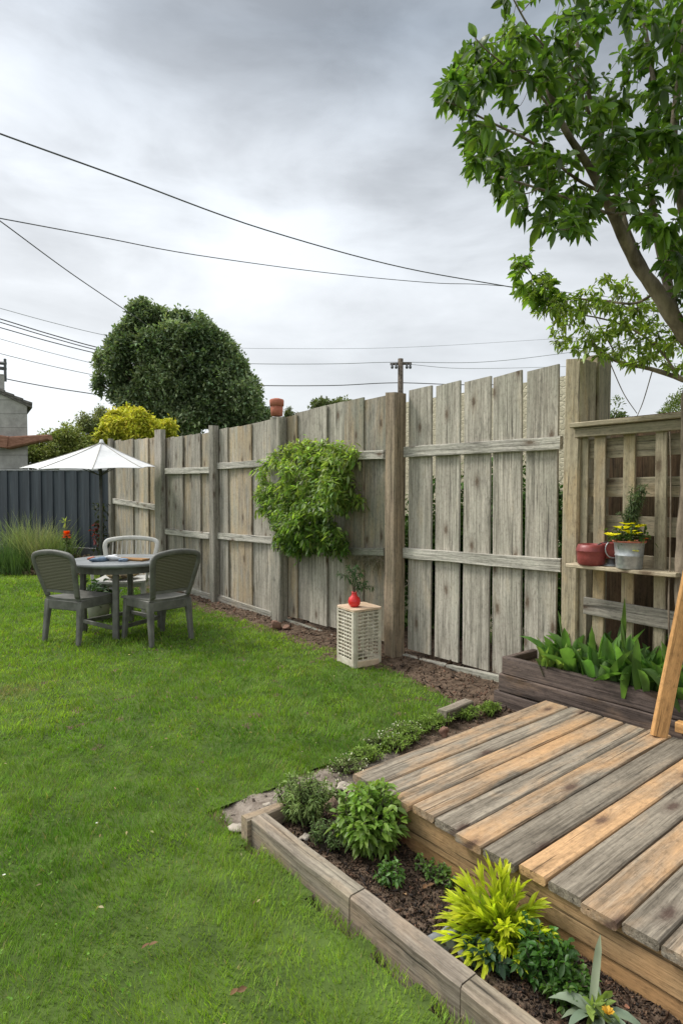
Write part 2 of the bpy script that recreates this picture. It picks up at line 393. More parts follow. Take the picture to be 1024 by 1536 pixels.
M['white'] = flatmat('white_cloth', (.62, .63, .64), (.78, .78, .78), 16, .6, .002, .3)
M['blue'] = flatmat('blue_cloth', (.09, .14, .21), (.20, .26, .33), 16, .6, .002, .3)
M['roof'] = flatmat('roof_tiles', (.10, .095, .09), (.20, .185, .17), 8, .8, .01, .2)
M['whitewall'] = flatmat('white_wall', (.58, .57, .53), (.70, .69, .66), 2.5, .85, .003, .2)
M['beige'] = flatmat('pale_weathered', (.33, .31, .27), (.46, .44, .39), 9, .8, .002, .2)
# woven panel
m, t, b, out = newmat('woven_panel'); tcn = NN(t, 'ShaderNodeTexCoord')
wv = NN(t, 'ShaderNodeTexWave', wave_type='BANDS', bands_direction='Z'); wv.inputs['Scale'].default_value = 22; wv.inputs['Distortion'].default_value = 1.2
wv.inputs['Detail'].default_value = 2; wv.inputs['Detail Scale'].default_value = 3
t.links.new(tcn.outputs['Object'], wv.inputs[0]); f = wv.outputs['Fac']
setc(t, b, mix_(t, f, (.075, .07, .045), (.20, .185, .125))); b.inputs['Roughness'].default_value = .75; bump_(t, b, f, .004); M['woven'] = m
# blue-grey fence paint
m, t, b, out = newmat('slate_blue_paint'); tcn = NN(t, 'ShaderNodeTexCoord')
n = noise_(t, mapping_(t, tcn.outputs['Object'], (9, 9, .7)), 1, 5, .6); n2 = noise_(t, mapping_(t, tcn.outputs['Object'], (40, 40, 2)), 1, 3)
c = mix_(t, ramp_(t, n, [(.35, 0), (.68, 1)]), (.026, .033, .043), (.060, .074, .09)); c = mix_(t, ramp_(t, n2, [(.62, 0), (.75, .5)]), c, (.13, .14, .14))
setc(t, b, c); b.inputs['Roughness'].default_value = .6; bump_(t, b, n2, .002); M['bluefence'] = m
# block wall (neighbour house)
m, t, b, out = newmat('block_wall'); tcn = NN(t, 'ShaderNodeTexCoord')
br = NN(t, 'ShaderNodeTexBrick'); br.inputs['Scale'].default_value = 1; br.inputs['Brick Width'].default_value = 1.1; br.inputs['Row Height'].default_value = .34
br.inputs['Mortar Size'].default_value = .012; br.inputs['Color1'].default_value = (.30, .29, .265, 1); br.inputs['Color2'].default_value = (.40, .385, .355, 1); br.inputs['Mortar'].default_value = (.24, .23, .21, 1)
t.links.new(mapping_(t, tcn.outputs['Object'], rot=(R(90), 0, 0)), br.inputs[0])
n = noise_(t, tcn.outputs['Object'], 3, 6, .65)
setc(t, b, mix_(t, 1.0, br.outputs[0], ramp_(t, n, [(.3, .7), (.7, 1.25)]), 'MULTIPLY')); b.inputs['Roughness'].default_value = .9; bump_(t, b, n, .02); M['block'] = m
# rubble wall behind the fence
m, t, b, out = newmat('rubble_wall'); tcn = NN(t, 'ShaderNodeTexCoord')
vo = NN(t, 'ShaderNodeTexVoronoi', feature='DISTANCE_TO_EDGE'); vo.inputs['Scale'].default_value = 16; t.links.new(mapping_(t, tcn.outputs['Object'], (1, 1, 1.7)), vo.inputs['Vector'])
vc = NN(t, 'ShaderNodeTexVoronoi'); vc.inputs['Scale'].default_value = 16; t.links.new(mapping_(t, tcn.outputs['Object'], (1, 1, 1.7)), vc.inputs['Vector'])
bw = NN(t, 'ShaderNodeRGBToBW'); t.links.new(vc.outputs['Color'], bw.inputs[0])
c = mix_(t, bw.outputs[0], (.42, .38, .26), (.58, .53, .38)); c = mix_(t, ramp_(t, vo.outputs['Distance'], [(.01, .25), (.04, 0)]), c, (.36, .33, .24))
setc(t, b, c); b.inputs['Roughness'].default_value = .9; bump_(t, b, ramp_(t, vo.outputs['Distance'], [(0, 0), (.12, 1)]), .004); M['rubble'] = m

# ================================================================== THE SETTING
FXP = 3.70                                   # plane of the fence boards
def gxy(px, py): p = G(px, py); return (p[0], p[1])
V = [(-900, -900, -.09), (900, -900, -.09), (900, 900, -.09), (-900, 900, -.09)]
M['field'] = flatmat('field_grass', (.05, .08, .02), (.09, .13, .035), .4, .95, .01, .1, detail=8)
tag(mk('ground', V, [(0, 1, 2, 3)], M['field']), kind='structure')
# soil sheet (bumpy) under everything that is not lawn
def soil_z(x, y): return -.014+.05*0+.014*(vnoise(x, y, 7)-.5)+.022*(vnoise(x, y, 19)-.5)+.05*np.clip((x-3.15)/.6, 0, 1)
gx = np.arange(1.0, 4.6, .035); gy = np.arange(-1.2, 12.4, .035); XX, YY = np.meshgrid(gx, gy, indexing='ij')
ZZ = soil_z(XX, YY); nx, ny = XX.shape
Vs = np.stack([XX, YY, ZZ], -1).reshape(-1, 3); ii = np.arange(nx*ny).reshape(nx, ny)
Fq = np.stack([ii[:-1, :-1], ii[1:, :-1], ii[1:, 1:], ii[:-1, 1:]], -1).reshape(-1, 4)
tag(mk('soil', Vs, Fq, M['soil'], smooth=True), kind='structure')

M['drydirt'] = flatmat('dry_dirt', (.15, .12, .095), (.30, .255, .21), 14, .95, .012, .1, detail=8)
edge = [gxy(*p) for p in ((232, 872), (290, 902), (350, 924), (420, 948), (470, 965), (530, 982), (585, 1003), (640, 1030), (690, 1056), (655, 1075), (615, 1104), (560, 1137), (515, 1147), (470, 1157), (425, 1177), (375, 1194), (325, 1213), (345, 1238), (362, 1246))]
def _c(l, d): p = CW(l, d); return (p[0], p[1])
lawn_poly = [_c(-4.05, 10.6)]+edge+[(1.205, 2.0), (1.205, -1.5), (-9, -1.5), _c(-14, 11.5), _c(-8, 10.75), _c(-6.1, 10.55), _c(-5.2, 10.65), _c(-4.6, 10.6)]
gx = np.arange(1.12, 2.3, .03); gy = np.arange(2.10, 2.62, .03); XX, YY = np.meshgrid(gx, gy, indexing='ij'); nx, ny = XX.shape
Vs = np.stack([XX, YY, soil_z(XX, YY)+.004-.02*np.clip((YY-2.5)/.1, 0, 1)], -1).reshape(-1, 3); ii = np.arange(nx*ny).reshape(nx, ny)
kf = ~inpoly(XX+(vnoise(XX, YY, 9)-.5)*.06, YY-.02, lawn_poly).ravel(); Fq = np.stack([ii[:-1, :-1], ii[1:, :-1], ii[1:, 1:], ii[:-1, 1:]], -1).reshape(-1, 4); Fq = Fq[kf[Fq].all(1)]; us_, inv_ = np.unique(Fq, return_inverse=True)
tag(mk('dirt_patch', Vs[us_], inv_.reshape(-1, 4), M['drydirt'], smooth=True), kind='structure')
def lawn_z(x, y): return -.004+.02*(vnoise(x, y, .55)-.5)*np.clip((1.2-x)/.5, 0, 1)+.05*np.exp(-((1.2-x)/.30)**2)*np.clip((2.25-y)/.35, 0, 1)
gx = np.arange(-9, 3.66, .04); gy = np.arange(-1.5, 14, .04); XX, YY = np.meshgrid(gx, gy, indexing='ij'); nx, ny = XX.shape
Vs = np.stack([XX, YY, lawn_z(XX, YY)], -1).reshape(-1, 3); ii = np.arange(nx*ny).reshape(nx, ny)
kf = inpoly(XX+(vnoise(XX, YY, 9)-.5)*.06, YY, lawn_poly).ravel(); Fq = np.stack([ii[:-1, :-1], ii[1:, :-1], ii[1:, 1:], ii[:-1, 1:]], -1).reshape(-1, 4); Fq = Fq[kf[Fq].all(1)]
us_, inv_ = np.unique(Fq, return_inverse=True)
tag(mk('lawn', Vs[us_], inv_.reshape(-1, 4), M['lawnbase'], smooth=True), kind='structure')

# grass blades: one mass
def grass():
    f = Fol()
    bands = [(.9, 2.2, 20000, .0024, .033), (2.2, 3.4, 14000, .0030, .033), (3.4, 5.2, 6000, .005, .038), (5.2, 8, 3300, .0075, .040), (8, 15, 1500, .012, .044)]
    for d0, d1, dens, w, h in bands:
        latm = d1*.66+.35; A = 2*latm*(d1-d0); n = int(A*dens)
        lat = RNG.uniform(-latm, latm, n); d = RNG.uniform(d0, d1, n)
        x = lat*FY+d*FX; y = -lat*FX+d*FY
        ok = (np.abs(lat) < d*.66+.25)
        # ragged edge of the lawn
        jx = (vnoise(x, y, 11)-.5)*.07; jy = (vnoise(x+7, y, 11)-.5)*.07+.02*RNG.standard_normal(n)
        ok &= inpoly(x+jx, y+jy, lawn_poly) & ~((x > 1.198) & (y < 2.06))
        x, y, d = x[ok], y[ok], d[ok]
        cl = vnoise(x, y, 14)*.5+vnoise(x, y, 31)*.3+vnoise(x, y, 4.5)*.2
        keep = RNG.random(len(x)) < np.clip(.35+cl*1.3, 0, 1); x, y, d, cl = x[keep], y[keep], d[keep], cl[keep]; n = len(x)
        hh = h*(.5+.95*cl)*np.exp(RNG.standard_normal(n)*.22)*(.85+.4*vnoise(x, y, 1.6))
        lean = .28+.35*vnoise(x, y, 6)
        az = vnoise(x, y, 3.1)*9+RNG.standard_normal(n)*1.3
        D = np.stack([np.cos(az)*lean, np.sin(az)*lean, np.ones(n)], -1)
        big = vnoise(x, y, .9)*.45+vnoise(x+31, y, 2.6)*.30+vnoise(x, y+9, 7)*.25; fine = vnoise(x, y+17, 12)
        g1 = np.array([.10, .205, .02]); g2 = np.array([.25, .365, .042]); g3 = np.array([.175, .30, .08])
        k = np.clip((big-.28)*2.0, 0, 1)[:, None]; c = g1*(1-k)+g2*k
        k2 = (np.clip((fine-.55)*2, 0, 1)*.5)[:, None]; c = c*(1-k2)+g3*k2
        dry = (RNG.random(n) < .035)[:, None]; c = np.where(dry, np.array([.32, .28, .12]), c)
        # a worn, straw-coloured patch far left
        pd = np.hypot(x-G(8, 1040)[0], y-G(8, 1040)[1]); wp = (np.clip(1-pd/.32, 0, 1)*(RNG.random(n) < .8))[:, None]
        c = c*(1-wp)+np.array([.27, .22, .10])*wp
        f.add(np.stack([x, y, lawn_z(x, y)-.004], -1), D, hh, w, c, droop=.22, seg=2, cols=2, prof=(1, .75, .06), colj=.20)
    return f
gr = grass().build('grass', M['grass']); tag(gr, 'short mown green lawn grass, slightly tufted', 'grass', kind='stuff')

# mulch and crumbs on the soil
def crumbs(name, pts, size, cols, label, z0=None):
    n = len(pts); k = len(cols); P = np.array(pts); V = []
    s = size*np.exp(RNG.standard_normal(n)*.5)
    a = norm_rows(RNG.standard_normal((n, 3))); b_ = norm_rows(np.cross(a, RNG.standard_normal((n, 3)))); c_ = np.cross(a, b_)
    a *= (s*RNG.uniform(.6, 2.2, n))[:, None]; b_ *= (s*.6)[:, None]; c_ *= (s*.3)[:, None]
    T = np.stack([P-a-b_, P+a-b_*.6, P+a*.8+b_, P-a*.7+b_*.8, P+c_*1.4], 1).reshape(-1, 3)
    q = np.array([[0, 1, 4], [1, 2, 4], [2, 3, 4], [3, 0, 4], [0, 2, 1], [0, 3, 2]])
    F = (np.arange(n)[:, None, None]*5+q[None]).reshape(-1, 3)
    cc = np.array(cols)[RNG.integers(0, k, n)]*np.exp(RNG.standard_normal((n, 1))*.25)
    return tag(mk(name, T, F, M['leafmat'], col=np.repeat(cc, 5, 0)), label, 'mulch', kind='stuff')
n = 9000; x = RNG.uniform(2.9, 3.95, n); y = RNG.uniform(1.9, 9, n)**1.0; ok = ~inpoly(x, y, lawn_poly); x, y = x[ok], y[ok]
crumbs('mulch', np.stack([x, y, soil_z(x, y)+.004], -1), .0065, [(.11, .07, .045), (.18, .12, .08), (.05, .035, .025), (.22, .12, .08)], 'brown crumbled earth and bark chips along the foot of the fence')
SOILB = .05
# bed between timber edging and deck: own soil mound
gx = np.arange(1.27, 1.66, .018); gy = np.arange(-1.0, 2.09, .018); XX, YY = np.meshgrid(gx, gy, indexing='ij')
def bed_z(x, y): return SOILB+.022*(vnoise(x, y, 9)-.5)+.02*(vnoise(x, y, 26)-.5)
nx, ny = XX.shape; Vs = np.stack([XX, YY, bed_z(XX, YY)], -1).reshape(-1, 3); ii = np.arange(nx*ny).reshape(nx, ny)
Fq = np.stack([ii[:-1, :-1], ii[1:, :-1], ii[1:, 1:], ii[:-1, 1:]], -1).reshape(-1, 4)
tag(mk('bed_soil', Vs, Fq, M['soil'], smooth=True), kind='structure')
n = 14000; x = RNG.uniform(1.285, 1.63, n); y = RNG.uniform(.3, 2.06, n)
crumbs('mulch', np.stack([x, y, bed_z(x, y)+.003], -1), .0032, [(.065, .042, .03), (.12, .078, .05), (.025, .018, .014), (.19, .11, .07), (.04, .03, .025)], 'dark brown bark mulch in the bed between timber edging and deck')
n = 2600; t_ = RNG.uniform(0, 1, n); x = RNG.uniform(1.2, 3.1, n); y = RNG.uniform(1.9, 2.75, n); ok = ~inpoly(x, y, lawn_poly); x, y = x[ok], y[ok]
crumbs('mulch', np.stack([x, y, soil_z(x, y)+.003], -1), .004, [(.20, .165, .13), (.30, .25, .20), (.12, .09, .07)], 'bare earth crumbs between the lawn edge and the deck')

# ================================================================== WOODEN FENCE
fence = thing('wooden_fence', 'tall weathered grey board fence with posts and rails running down the right of the lawn', 'fence', (FXP, 4, 0))
def fboard(px0, px1, ytop, ybot=None, X=FXP, col=None, z0=.08, t=.02, cut=0):
    y0, y1 = YX(px0, X), YX(px1, X); yc = (y0+y1)/2; w = abs(y0-y1)
    z1 = PX((px0+px1)/2, ytop, X)[2]
    if col is None:
        col = (RNG.uniform(0, .5), RNG.uniform(.34, .62), RNG.uniform(0, .4), 1)
    return board('board', (X, yc, z0), (X+RNG.uniform(-.006, .006), yc+RNG.uniform(-.008, .008), z1), w, t, (0, 1, 0), M['fence'], fence, col, n=8, warp=.0016, cut=cut, c=.003)
# section with open gaps, nearest
for a, b_, yt, cu in ((613, 647, 582, -.004), (653.5, 689.5, 575, -.006), (695.5, 735, 569, -.006), (741, 784, 561, -.010), (788.5, 836, 552, -.007)):
    fboard(a, b_, yt, cut=cu, col=(RNG.uniform(.05, .3), RNG.uniform(.38, .60), RNG.uniform(.05, .35), 1))
# board-on-board sections (alternate boards stand behind)
sec = [(428, 446, 624), (443, 467, 617), (465, 491, 611), (489, 518, 605), (517, 545.5, 599), (544, 581, 597),
       (326, 343, 643), (341, 360, 641), (358, 378, 638), (376, 396, 634), (394, 410, 630),
       (249, 262, 656), (260, 275, 655), (273, 289, 653), (288, 301, 651), (299, 315, 650),
       (180, 200, 660), (198, 212, 659), (210, 223, 658), (221, 235, 657), (164, 182, 661)]
for i, (a, b_, yt) in enumerate(sec):
    al = .7 if 510 < a < 580 else RNG.uniform(0, .35)
    li = RNG.uniform(.32, .64) if not (500 < a) else .33
    fboard(a, b_, yt, X=FXP+(.024 if i % 2 else 0), col=(RNG.uniform(0, .6), li, al, 1), cut=-.004)
def rail(p, q, h, X=FXP-.03, t=.04, li=.6, al=.2, n=10, warp=.003, name='rail', fr=.05, X1=None):
    P, Q = PX(*p, X), PX(*q, X)
    return board(name, P, Q, h, t, (0, 0, 1), M['rail'], fence, (fr, li, al, 1), n=n, warp=warp, c=.004)
rail((606, 678), (842, 664), .088, li=.62); rail((606, 829.5), (842, 848), .088, li=.62); rail((581, 984), (772, 1029), .10, li=.42, al=.5, fr=.2)
rail((430, 685), (577, 682), .082); rail((430, 826), (577, 828), .07, li=.25, al=.8); rail((428, 934), (580, 985), .09, li=.34, al=.4, fr=.2)
rail((326, 699), (408, 694.5), .08); rail((326, 804), (414, 811), .08); rail((326, 897), (417, 928), .10, li=.38, al=.4, fr=.3)
rail((249, 706.5), (315, 705.5), .085); rail((249, 797), (315, 804), .085); rail((246, 876), (332, 901), .10, li=.38, al=.4, fr=.3)
rail((166, 751), (234, 761), .09)
def post(px0, pxc, Xf, Xb, ytop, mat, color, lean=0, name='post', parent=None, top=None):
    y0 = YX(px0, Xf); y1 = YX(pxc, Xf); w = abs(y0-y1); yc = (y0+y1)/2
    z1 = PX(pxc, ytop, Xf)[2]
    return board(name, ((Xf+Xb)/2, yc, -.05), ((Xf+Xb)/2, yc+lean, z1), w, Xb-Xf, (0, 1, 0), mat, parent or fence, color, n=8, warp=.003, c=.010, cut=.006)
post(575, 591, 3.55, 3.684, 587, M['post'], (.25, .50, .25, 1), lean=-.012)
post(405, 419, 3.575, 3.684, 624, M['fence'], (.15, .38, .3, 1))
post(313, 320, 3.60, 3.684, 637, M['fence'], (.05, .30, .3, 1))
post(232, 242, 3.61, 3.684, 643, M['fence'], (.1, .36, .3, 1))
post(162, 166, 3.62, 3.684, 657, M['fence'], (.1, .2, .3, 1))
bp_ = post(841, 865, 3.50, 3.69, 537, M['lattice'], (.35, .50, .15, 1), lean=-.02)
y2 = bp_.parent and YX(865, 3.5)
board('post', (3.785, 2.03, -.05), (3.785, 2.015, 2.29), .105, .17, (0, 1, 0), M['lattice'], fence, (.1, .28, .3, 1), n=8, warp=.003, c=.01)
# metal bands / nail lines on the big post
mbn = MB(); mbn.box((3.494, 1.975, 2.13), (3.6, 2.085, 2.134)); 
# terracotta pot on the second post
tp = thing('terracotta_pot', 'small red terracotta chimney-shaped pot standing on top of a fence post', 'pot', tuple(PX(416, 624, 3.6)))
c0 = PX(415, 624, 3.61)
MB().lathe([(0, 0), (.062, 0), (.066, .05), (.068, .12), (0, .12)], c0, 20).build('body', M['terracotta'], tp, True)
MB().lathe([(.066, .105), (.076, .108), (.078, .165), (.072, .178), (.03, .19), (0, .192)], c0, 20).build('lid', M['terracotta'], tp, True)

# ================================================================== LATTICE SCREEN WITH SHELF
XL = 3.535
lat = thing('lattice_screen', 'tan wooden lattice screen with flat cap, right of the tall double post', 'screen', (XL, 1.5, 0))
YA, YB = YX(868, XL)-.0, .75
for px0, px1, dx in ((868, 882, 0), (891, 908, -.018), (934.5, 952, .006), (982.5, 1000, -.018), (1034, 1052, .006), (1086, 1104, -.018), (1150, 1168, .006)):
    y0, y1 = YX(px0, XL+dx), YX(px1, XL+dx); yc = (y0+y1)/2
    board('upright', (XL+dx, yc, .02), (XL+dx, yc, PX(882, 650, XL)[2]), abs(y0-y1), .018, (0, 1, 0), M['lattice'], lat, (RNG.uniform(.05, .5), RNG.uniform(.3, .5), .25, 1), n=5, warp=.0015, c=.002)
for yt, yb in ((659, 688), (717, 745), (772, 799), (827, 851)):
    z1, z0 = PX(882, yt, XL)[2], PX(882, yb, XL)[2]; z = (z0+z1)/2
    board('slat', (XL+.026, YA-.0, z), (XL+.026, YB, z+RNG.uniform(-.006, .006)), z1-z0, .016, (0, 0, 1), M['lattice'], lat, (RNG.uniform(0, .3), RNG.uniform(.3, .42), .35, 1), n=5, warp=.0015, c=.002)
z1, z0 = PX(890, 894, XL)[2], PX(890, 922, XL)[2]
board('slat', (XL-.036, YX(882, XL), (z0+z1)/2+.0), (XL-.036, YB, (z0+z1)/2-.03), .105, .016, (0, 0, 1), M['fence'], lat, (.0, .26, .2, 1), n=5, warp=.0015, c=.002)
zc = PX(868, 646, XL-.06)[2]
board('cap', (XL-.01, YA+.02, zc+.035), (XL-.01, YB, zc+.035), .15, .03, (1, 0, 0), M['lattice'], lat, (.1, .50, .2, 1), n=5, warp=.001)
board('cap_rail', (XL-.045, YA, zc-.012), (XL-.045, YB, zc-.012), .058, .024, (0, 0, 1), M['lattice'], lat, (.05, .33, .4, 1), n=5, warp=.001)
zs = PX(848, 848, XL-.17)[2]
shelf = thing('wall_shelf', 'long narrow wooden shelf carrying the red pan and the metal bucket', 'shelf', (XL-.1, 1.6, zs))
board('plank', (XL-.10, YX(848, XL-.19), zs), (XL-.10, YX(1016, XL-.17), zs+.004), .165, .022, (1, 0, 0), M['lattice'], shelf, (.05, .62, .1, 1), n=6, warp=.002)
# brown boarded wall behind the lattice
bw_ = thing('board_wall', 'dark brown boarded shed wall seen through the lattice', 'shed wall', (4.2, 1, 0))
for k in range(9):
    y = 2.05-k*.20
    board('board', (4.12+.008*(k % 2), y, -.05), (4.12+.008*(k % 2), y, 1.93), .205, .02, (0, 1, 0), M['brownwall'], bw_, (.1, RNG.uniform(.5, .8), .1, 1), n=3, warp=.001)
# rough grey post in front of the lattice
gp = thing('rough_post', 'rough grey bark-covered stake standing in front of the lattice at the right edge', 'post', (3.44, 1.36, 0))
P = spline([(3.44, 1.325, 0), (3.445, 1.332, .5), (3.44, 1.345, .9), (3.455, 1.345, 1.25), (3.47, 1.345, 1.6), (3.465, 1.345, 1.97)], 40)
rr = np.interp(np.linspace(0, 1, 41), [0, .4, .62, .66, .98, 1], [.042, .038, .036, .028, .03, .02])*(1+.05*np.sin(np.arange(41)*1.7))
MB().tube(P, rr, 12).build('stake', M['bark'], gp, True)
P2 = spline([(3.395, 1.375, .35), (3.40, 1.395, .8), (3.42, 1.40, 1.05), (3.42, 1.402, 1.45), (3.43, 1.415, 1.74)], 26)
MB().tube(P2, np.linspace(.006, .003, 27), 6).build('stem', M['bark'], gp, True)

# ================================================================== PLANTER BOX
pl = thing('raised_planter', 'low raised planter of dark stained sleepers below the lattice', 'planter', (3.4, 1.6, 0))
XP = 3.34
y_left = 2.42
for z0, z1, ya, dx in ((.0, .10, y_left+.03, -.012), (.104, .218, y_left+.0, 0), (.222, .335, y_left-.02, .004)):
    board('sleeper', (XP+dx, ya, (z0+z1)/2), (XP+dx, .2, (z0+z1)/2+.004), z1-z0, .045, (0, 0, 1), M['dark'], pl, (RNG.uniform(.1, .3), .5, .0, 1), n=10, warp=.003, c=.006)
    board('end_sleeper', (XP+.025, ya-.022, (z0+z1)/2), (3.66, ya-.022, (z0+z1)/2), z1-z0-.004, .04, (0, 0, 1), M['dark'], pl, (.15, .45, 0, 1), n=3, warp=.002, c=.006)
MB().box((XP+.03, .2, .15), (3.66, y_left-.06, .275)).build('soil_fill', M['soil'], pl)

# ================================================================== DECK
deck = thing('timber_deck', 'low platform deck of mixed orange and grey planks in the lower right', 'deck', (1.6, 1.9, 0))
DZ = .24
ends = [527, 563, 588, 616, 650, 688, 729, 780, 823, 878, 937, 999]
ys = []
for px in ends:
    lo = None
    # where the line X = 1.605, z = DZ meets this picture column
    r = (px-512)/908; d = 1.605/(FX+FY*r); ys.append(-FX*r*d+FY*d)
ys = ys+[ys[-1]-.115*k for k in range(1, 10)]
fresh = [.42, .22, .52, .52, .20, .48, .08, .72, .12, .46, .14, .35, .1, .7, .2, .5, .1, .7, .2, .6]
ligh = [.55, .56, .56, .56, .54, .54, .36, .66, .52, .55, .42, .6, .45, .6, .5, .6, .4, .5, .6, .5]
for k in range(len(ys)-1):
    y0, y1 = ys[k], ys[k+1]; w = y0-y1-.007; yc = (y0+y1)/2
    dx = RNG.uniform(-.012, .012); dz = RNG.uniform(-.002, .002)
    board('deck_board', (1.605+dx, yc, DZ-.0145+dz), (3.045+RNG.uniform(-.012, .012), yc, DZ-.0145+dz), w, .029, (0, 1, 0), M['deck'], deck, (fresh[k], ligh[k], 0, 1), n=10, warp=.0016, c=.005)
yN = ys[-1]
board('fascia', (1.64, 1.885, .155), (1.64, yN, .155), .108, .03, (0, 0, 1), M['fascia'], deck, (.3, .50, .25, 1), n=8, warp=.001)
board('fascia', (1.647, 1.885, .052), (1.647, yN, .052), .096, .03, (0, 0, 1), M['fascia'], deck, (.7, .52, .0, 1), n=8, warp=.001)
board('side_fascia', (1.66, 1.875, .115), (3.02, 1.875, .115), .18, .028, (0, 0, 1), M['fascia'], deck, (.3, .4, .1, 1), n=4, warp=.001)
board('side_fascia', (3.02, 1.86, .115), (3.02, yN, .115), .18, .028, (0, 0, 1), M['fascia'], deck, (.2, .3, .1, 1), n=4, warp=.001)
for xj in (1.95, 2.35, 2.75):
    board('joist', (xj, 1.85, .13), (xj, yN, .13), .14, .04, (0, 0, 1), M['fascia'], deck, (.1, .2, .1, 1), n=1, warp=0)

# leaning orange plank and the offcut behind it
lp = thing('leaning_plank', 'bright orange pine plank leaning at the right edge of the deck', 'plank', (3.02, 1.26, .24))
board('plank', (2.985, 1.262, .243), (3.33, 1.175, 1.5), .072, .03, (.775, -.632, 0), M['orange'], lp, (.7, .48, 0, 1), n=4, warp=.0006, c=.003)
po = thing('offcut_board', 'pale pine offcut lying beside the foot of the leaning plank', 'board', (3.2, 1.2, .2))
board('plank', (3.215, 1.27, .235), (3.20, .62, .235), .05, .05, (0, 0, 1), M['orange'], po, (.5, .6, 0, 1), n=2, warp=.0006, c=.003)
board('bearer', (3.215, 1.22, -.02), (3.215, 1.22, .208), .04, .04, (0, 1, 0), M['dark'], po, (.2, .4, 0, 1), n=1, warp=0)

# ================================================================== BED EDGING
be = thing('bed_edging', 'brown timber edging round the narrow plant bed', 'edging', (1.25, 1.5, 0))
EZ = .12
cuts = [2.055]
for px in (524, 695):
    r = (px-512)/908; d = 1.215/(FX+FY*r); cuts.append(-FX*r*d+FY*d)
cuts.append(-.6)
for k in range(3):
    board('edging_timber', (1.25, cuts[k]-.002, .06-.02), (1.25+(.006 if k == 2 else 0), cuts[k+1]+.002, .06-.02), .072, .16, (1, 0, 0), M['edging'], be, (.25+.1*k, .5, .15, 1), n=8, warp=.002, c=.007)
board('edging_timber', (1.20, 2.085, .05), (1.47, 2.075, .05), .13, .05, (0, 0, 1), M['edging'], be, (.4, .55, .1, 1), n=4, warp=.002, c=.006)
# short timber block in the weeds beside the deck
tb = thing('timber_block', 'short pale timber block half sunk in weeds at the far corner of the deck', 'timber', tuple(G(680, 1070)))
a, b_ = G(662, 1077, .03), G(703, 1060, .03)
board('block', a+[0, 0, .01], b_+[0, 0, .01], .07, .07, (0, 0, 1), M['edging'], tb, (0, .5, .4, 1), n=3, warp=.003, c=.006)

# ================================================================== STONES
for (px, py, r, mt, lb, z) in ((358, 1243, (.035, .03, .015), 'stone', 'flat cream stone at the outer corner of the bed edging', 0.015),
                            (403, 1211, (.022, .02, .016), 'stone', 'small white pebble resting just behind the short edging timber', .03),
                            (517, 1182, (.04, .03, .022), 'stone', 'rounded cream stone by the near corner of the deck', .05),
                            (487, 1187, (.03, .025, .018), 'stone', 'pale stone between the feathery plant and the leafy bush', .04),
                            (668, 1410, (.04, .03, .03), 'greystone', 'blue-grey stone lying in the mulch left of the yellow plant', .06),
                            (700, 1430, (.035, .03, .022), 'greystone', 'smaller grey stone in front of the yellow plant', .055),
                            (667, 1098, (.025, .02, .03), 'brownstone', 'reddish upright stone beside the deck edge', .02),
                            (458, 1256, (.02, .018, .012), 'stone', 'little cream pebble in the mulch at the head of the bed', .06),
                            (414, 938, (.045, .04, .05), 'brownstone', 'reddish rock at the foot of the fence post under the vine', .05),
                            (429, 941, (.03, .03, .025), 'brownstone', 'smaller brick-red rock right of its twin below the vine', .04)):
    p = G(px, py, z); o = blob('stone', p, r, M[mt], seed=int(px), rough=.42); tag(o, lb, 'stone')
for px, py, lb in ((355, 1488, 'curled brown leaf on the lawn near the bottom of the picture'), (222, 1419, 'small tan leaf on the lawn left of the edging'), (690, 1395, 'dry brown leaf on the mulch left of the yellow plant'), (640, 1330, 'reddish scrap of dead leaf in the middle of the bed')):
    on_bed = px > 600
    p = G(px, py, .06 if on_bed else .035); f = Fol(); f.add([p-[.02, 0, 0], p], [(1, .3, .1), (.9, -.4, .3)], .030, .016, (.20, .11, .055), droop=.1)
    tag(f.build('fallen_leaf', M['leafmat'], loc=p), lb, 'leaf')
f = Fol(); n_ = 420; lt_ = RNG.uniform(-4, 1, n_); dd_ = RNG.uniform(1.3, 7, n_)**1.0; xx_, yy_ = lt_*FY+dd_*FX, -lt_*FX+dd_*FY; ok = inpoly(xx_, yy_, lawn_poly); xx_, yy_ = xx_[ok], yy_[ok]; n_ = len(xx_); D_ = rdir(n_); D_[:, 2] = np.abs(D_[:, 2])*.4
f.add(np.stack([xx_, yy_, lawn_z(xx_, yy_)+.026], -1), D_, RNG.uniform(.010, .024, n_), RNG.uniform(.004, .010, n_), (.30, .24, .12), droop=.3, colj=.5)
tag(f.build('lawn_litter', M['leafmat']), 'tiny dry leaf scraps scattered over the lawn', 'leaf litter', kind='stuff')
f = Fol(); n_ = 1800; lt_ = RNG.uniform(-3, .6, n_); dd_ = RNG.uniform(1.2, 4.5, n_); xx_, yy_ = lt_*FY+dd_*FX, -lt_*FX+dd_*FY; ok = inpoly(xx_, yy_, lawn_poly) & (vnoise(xx_, yy_, 2.3) > .62) & (xx_ < 1.15); xx_, yy_ = xx_[ok], yy_[ok]; n_ = len(xx_); D_ = rdir(n_, .8)
for q_ in range(3):
    D_ = rdir(n_, .5); f.add(np.stack([xx_, yy_, lawn_z(xx_, yy_)+.024], -1), D_, .009, .008, (.13, .24, .03), droop=.1, prof=(.2, 1, .9, .3), colj=.2)
tag(f.build('clover', M['leafmat']), 'clover leaves mixed into patches of the lawn', 'clover', kind='stuff')
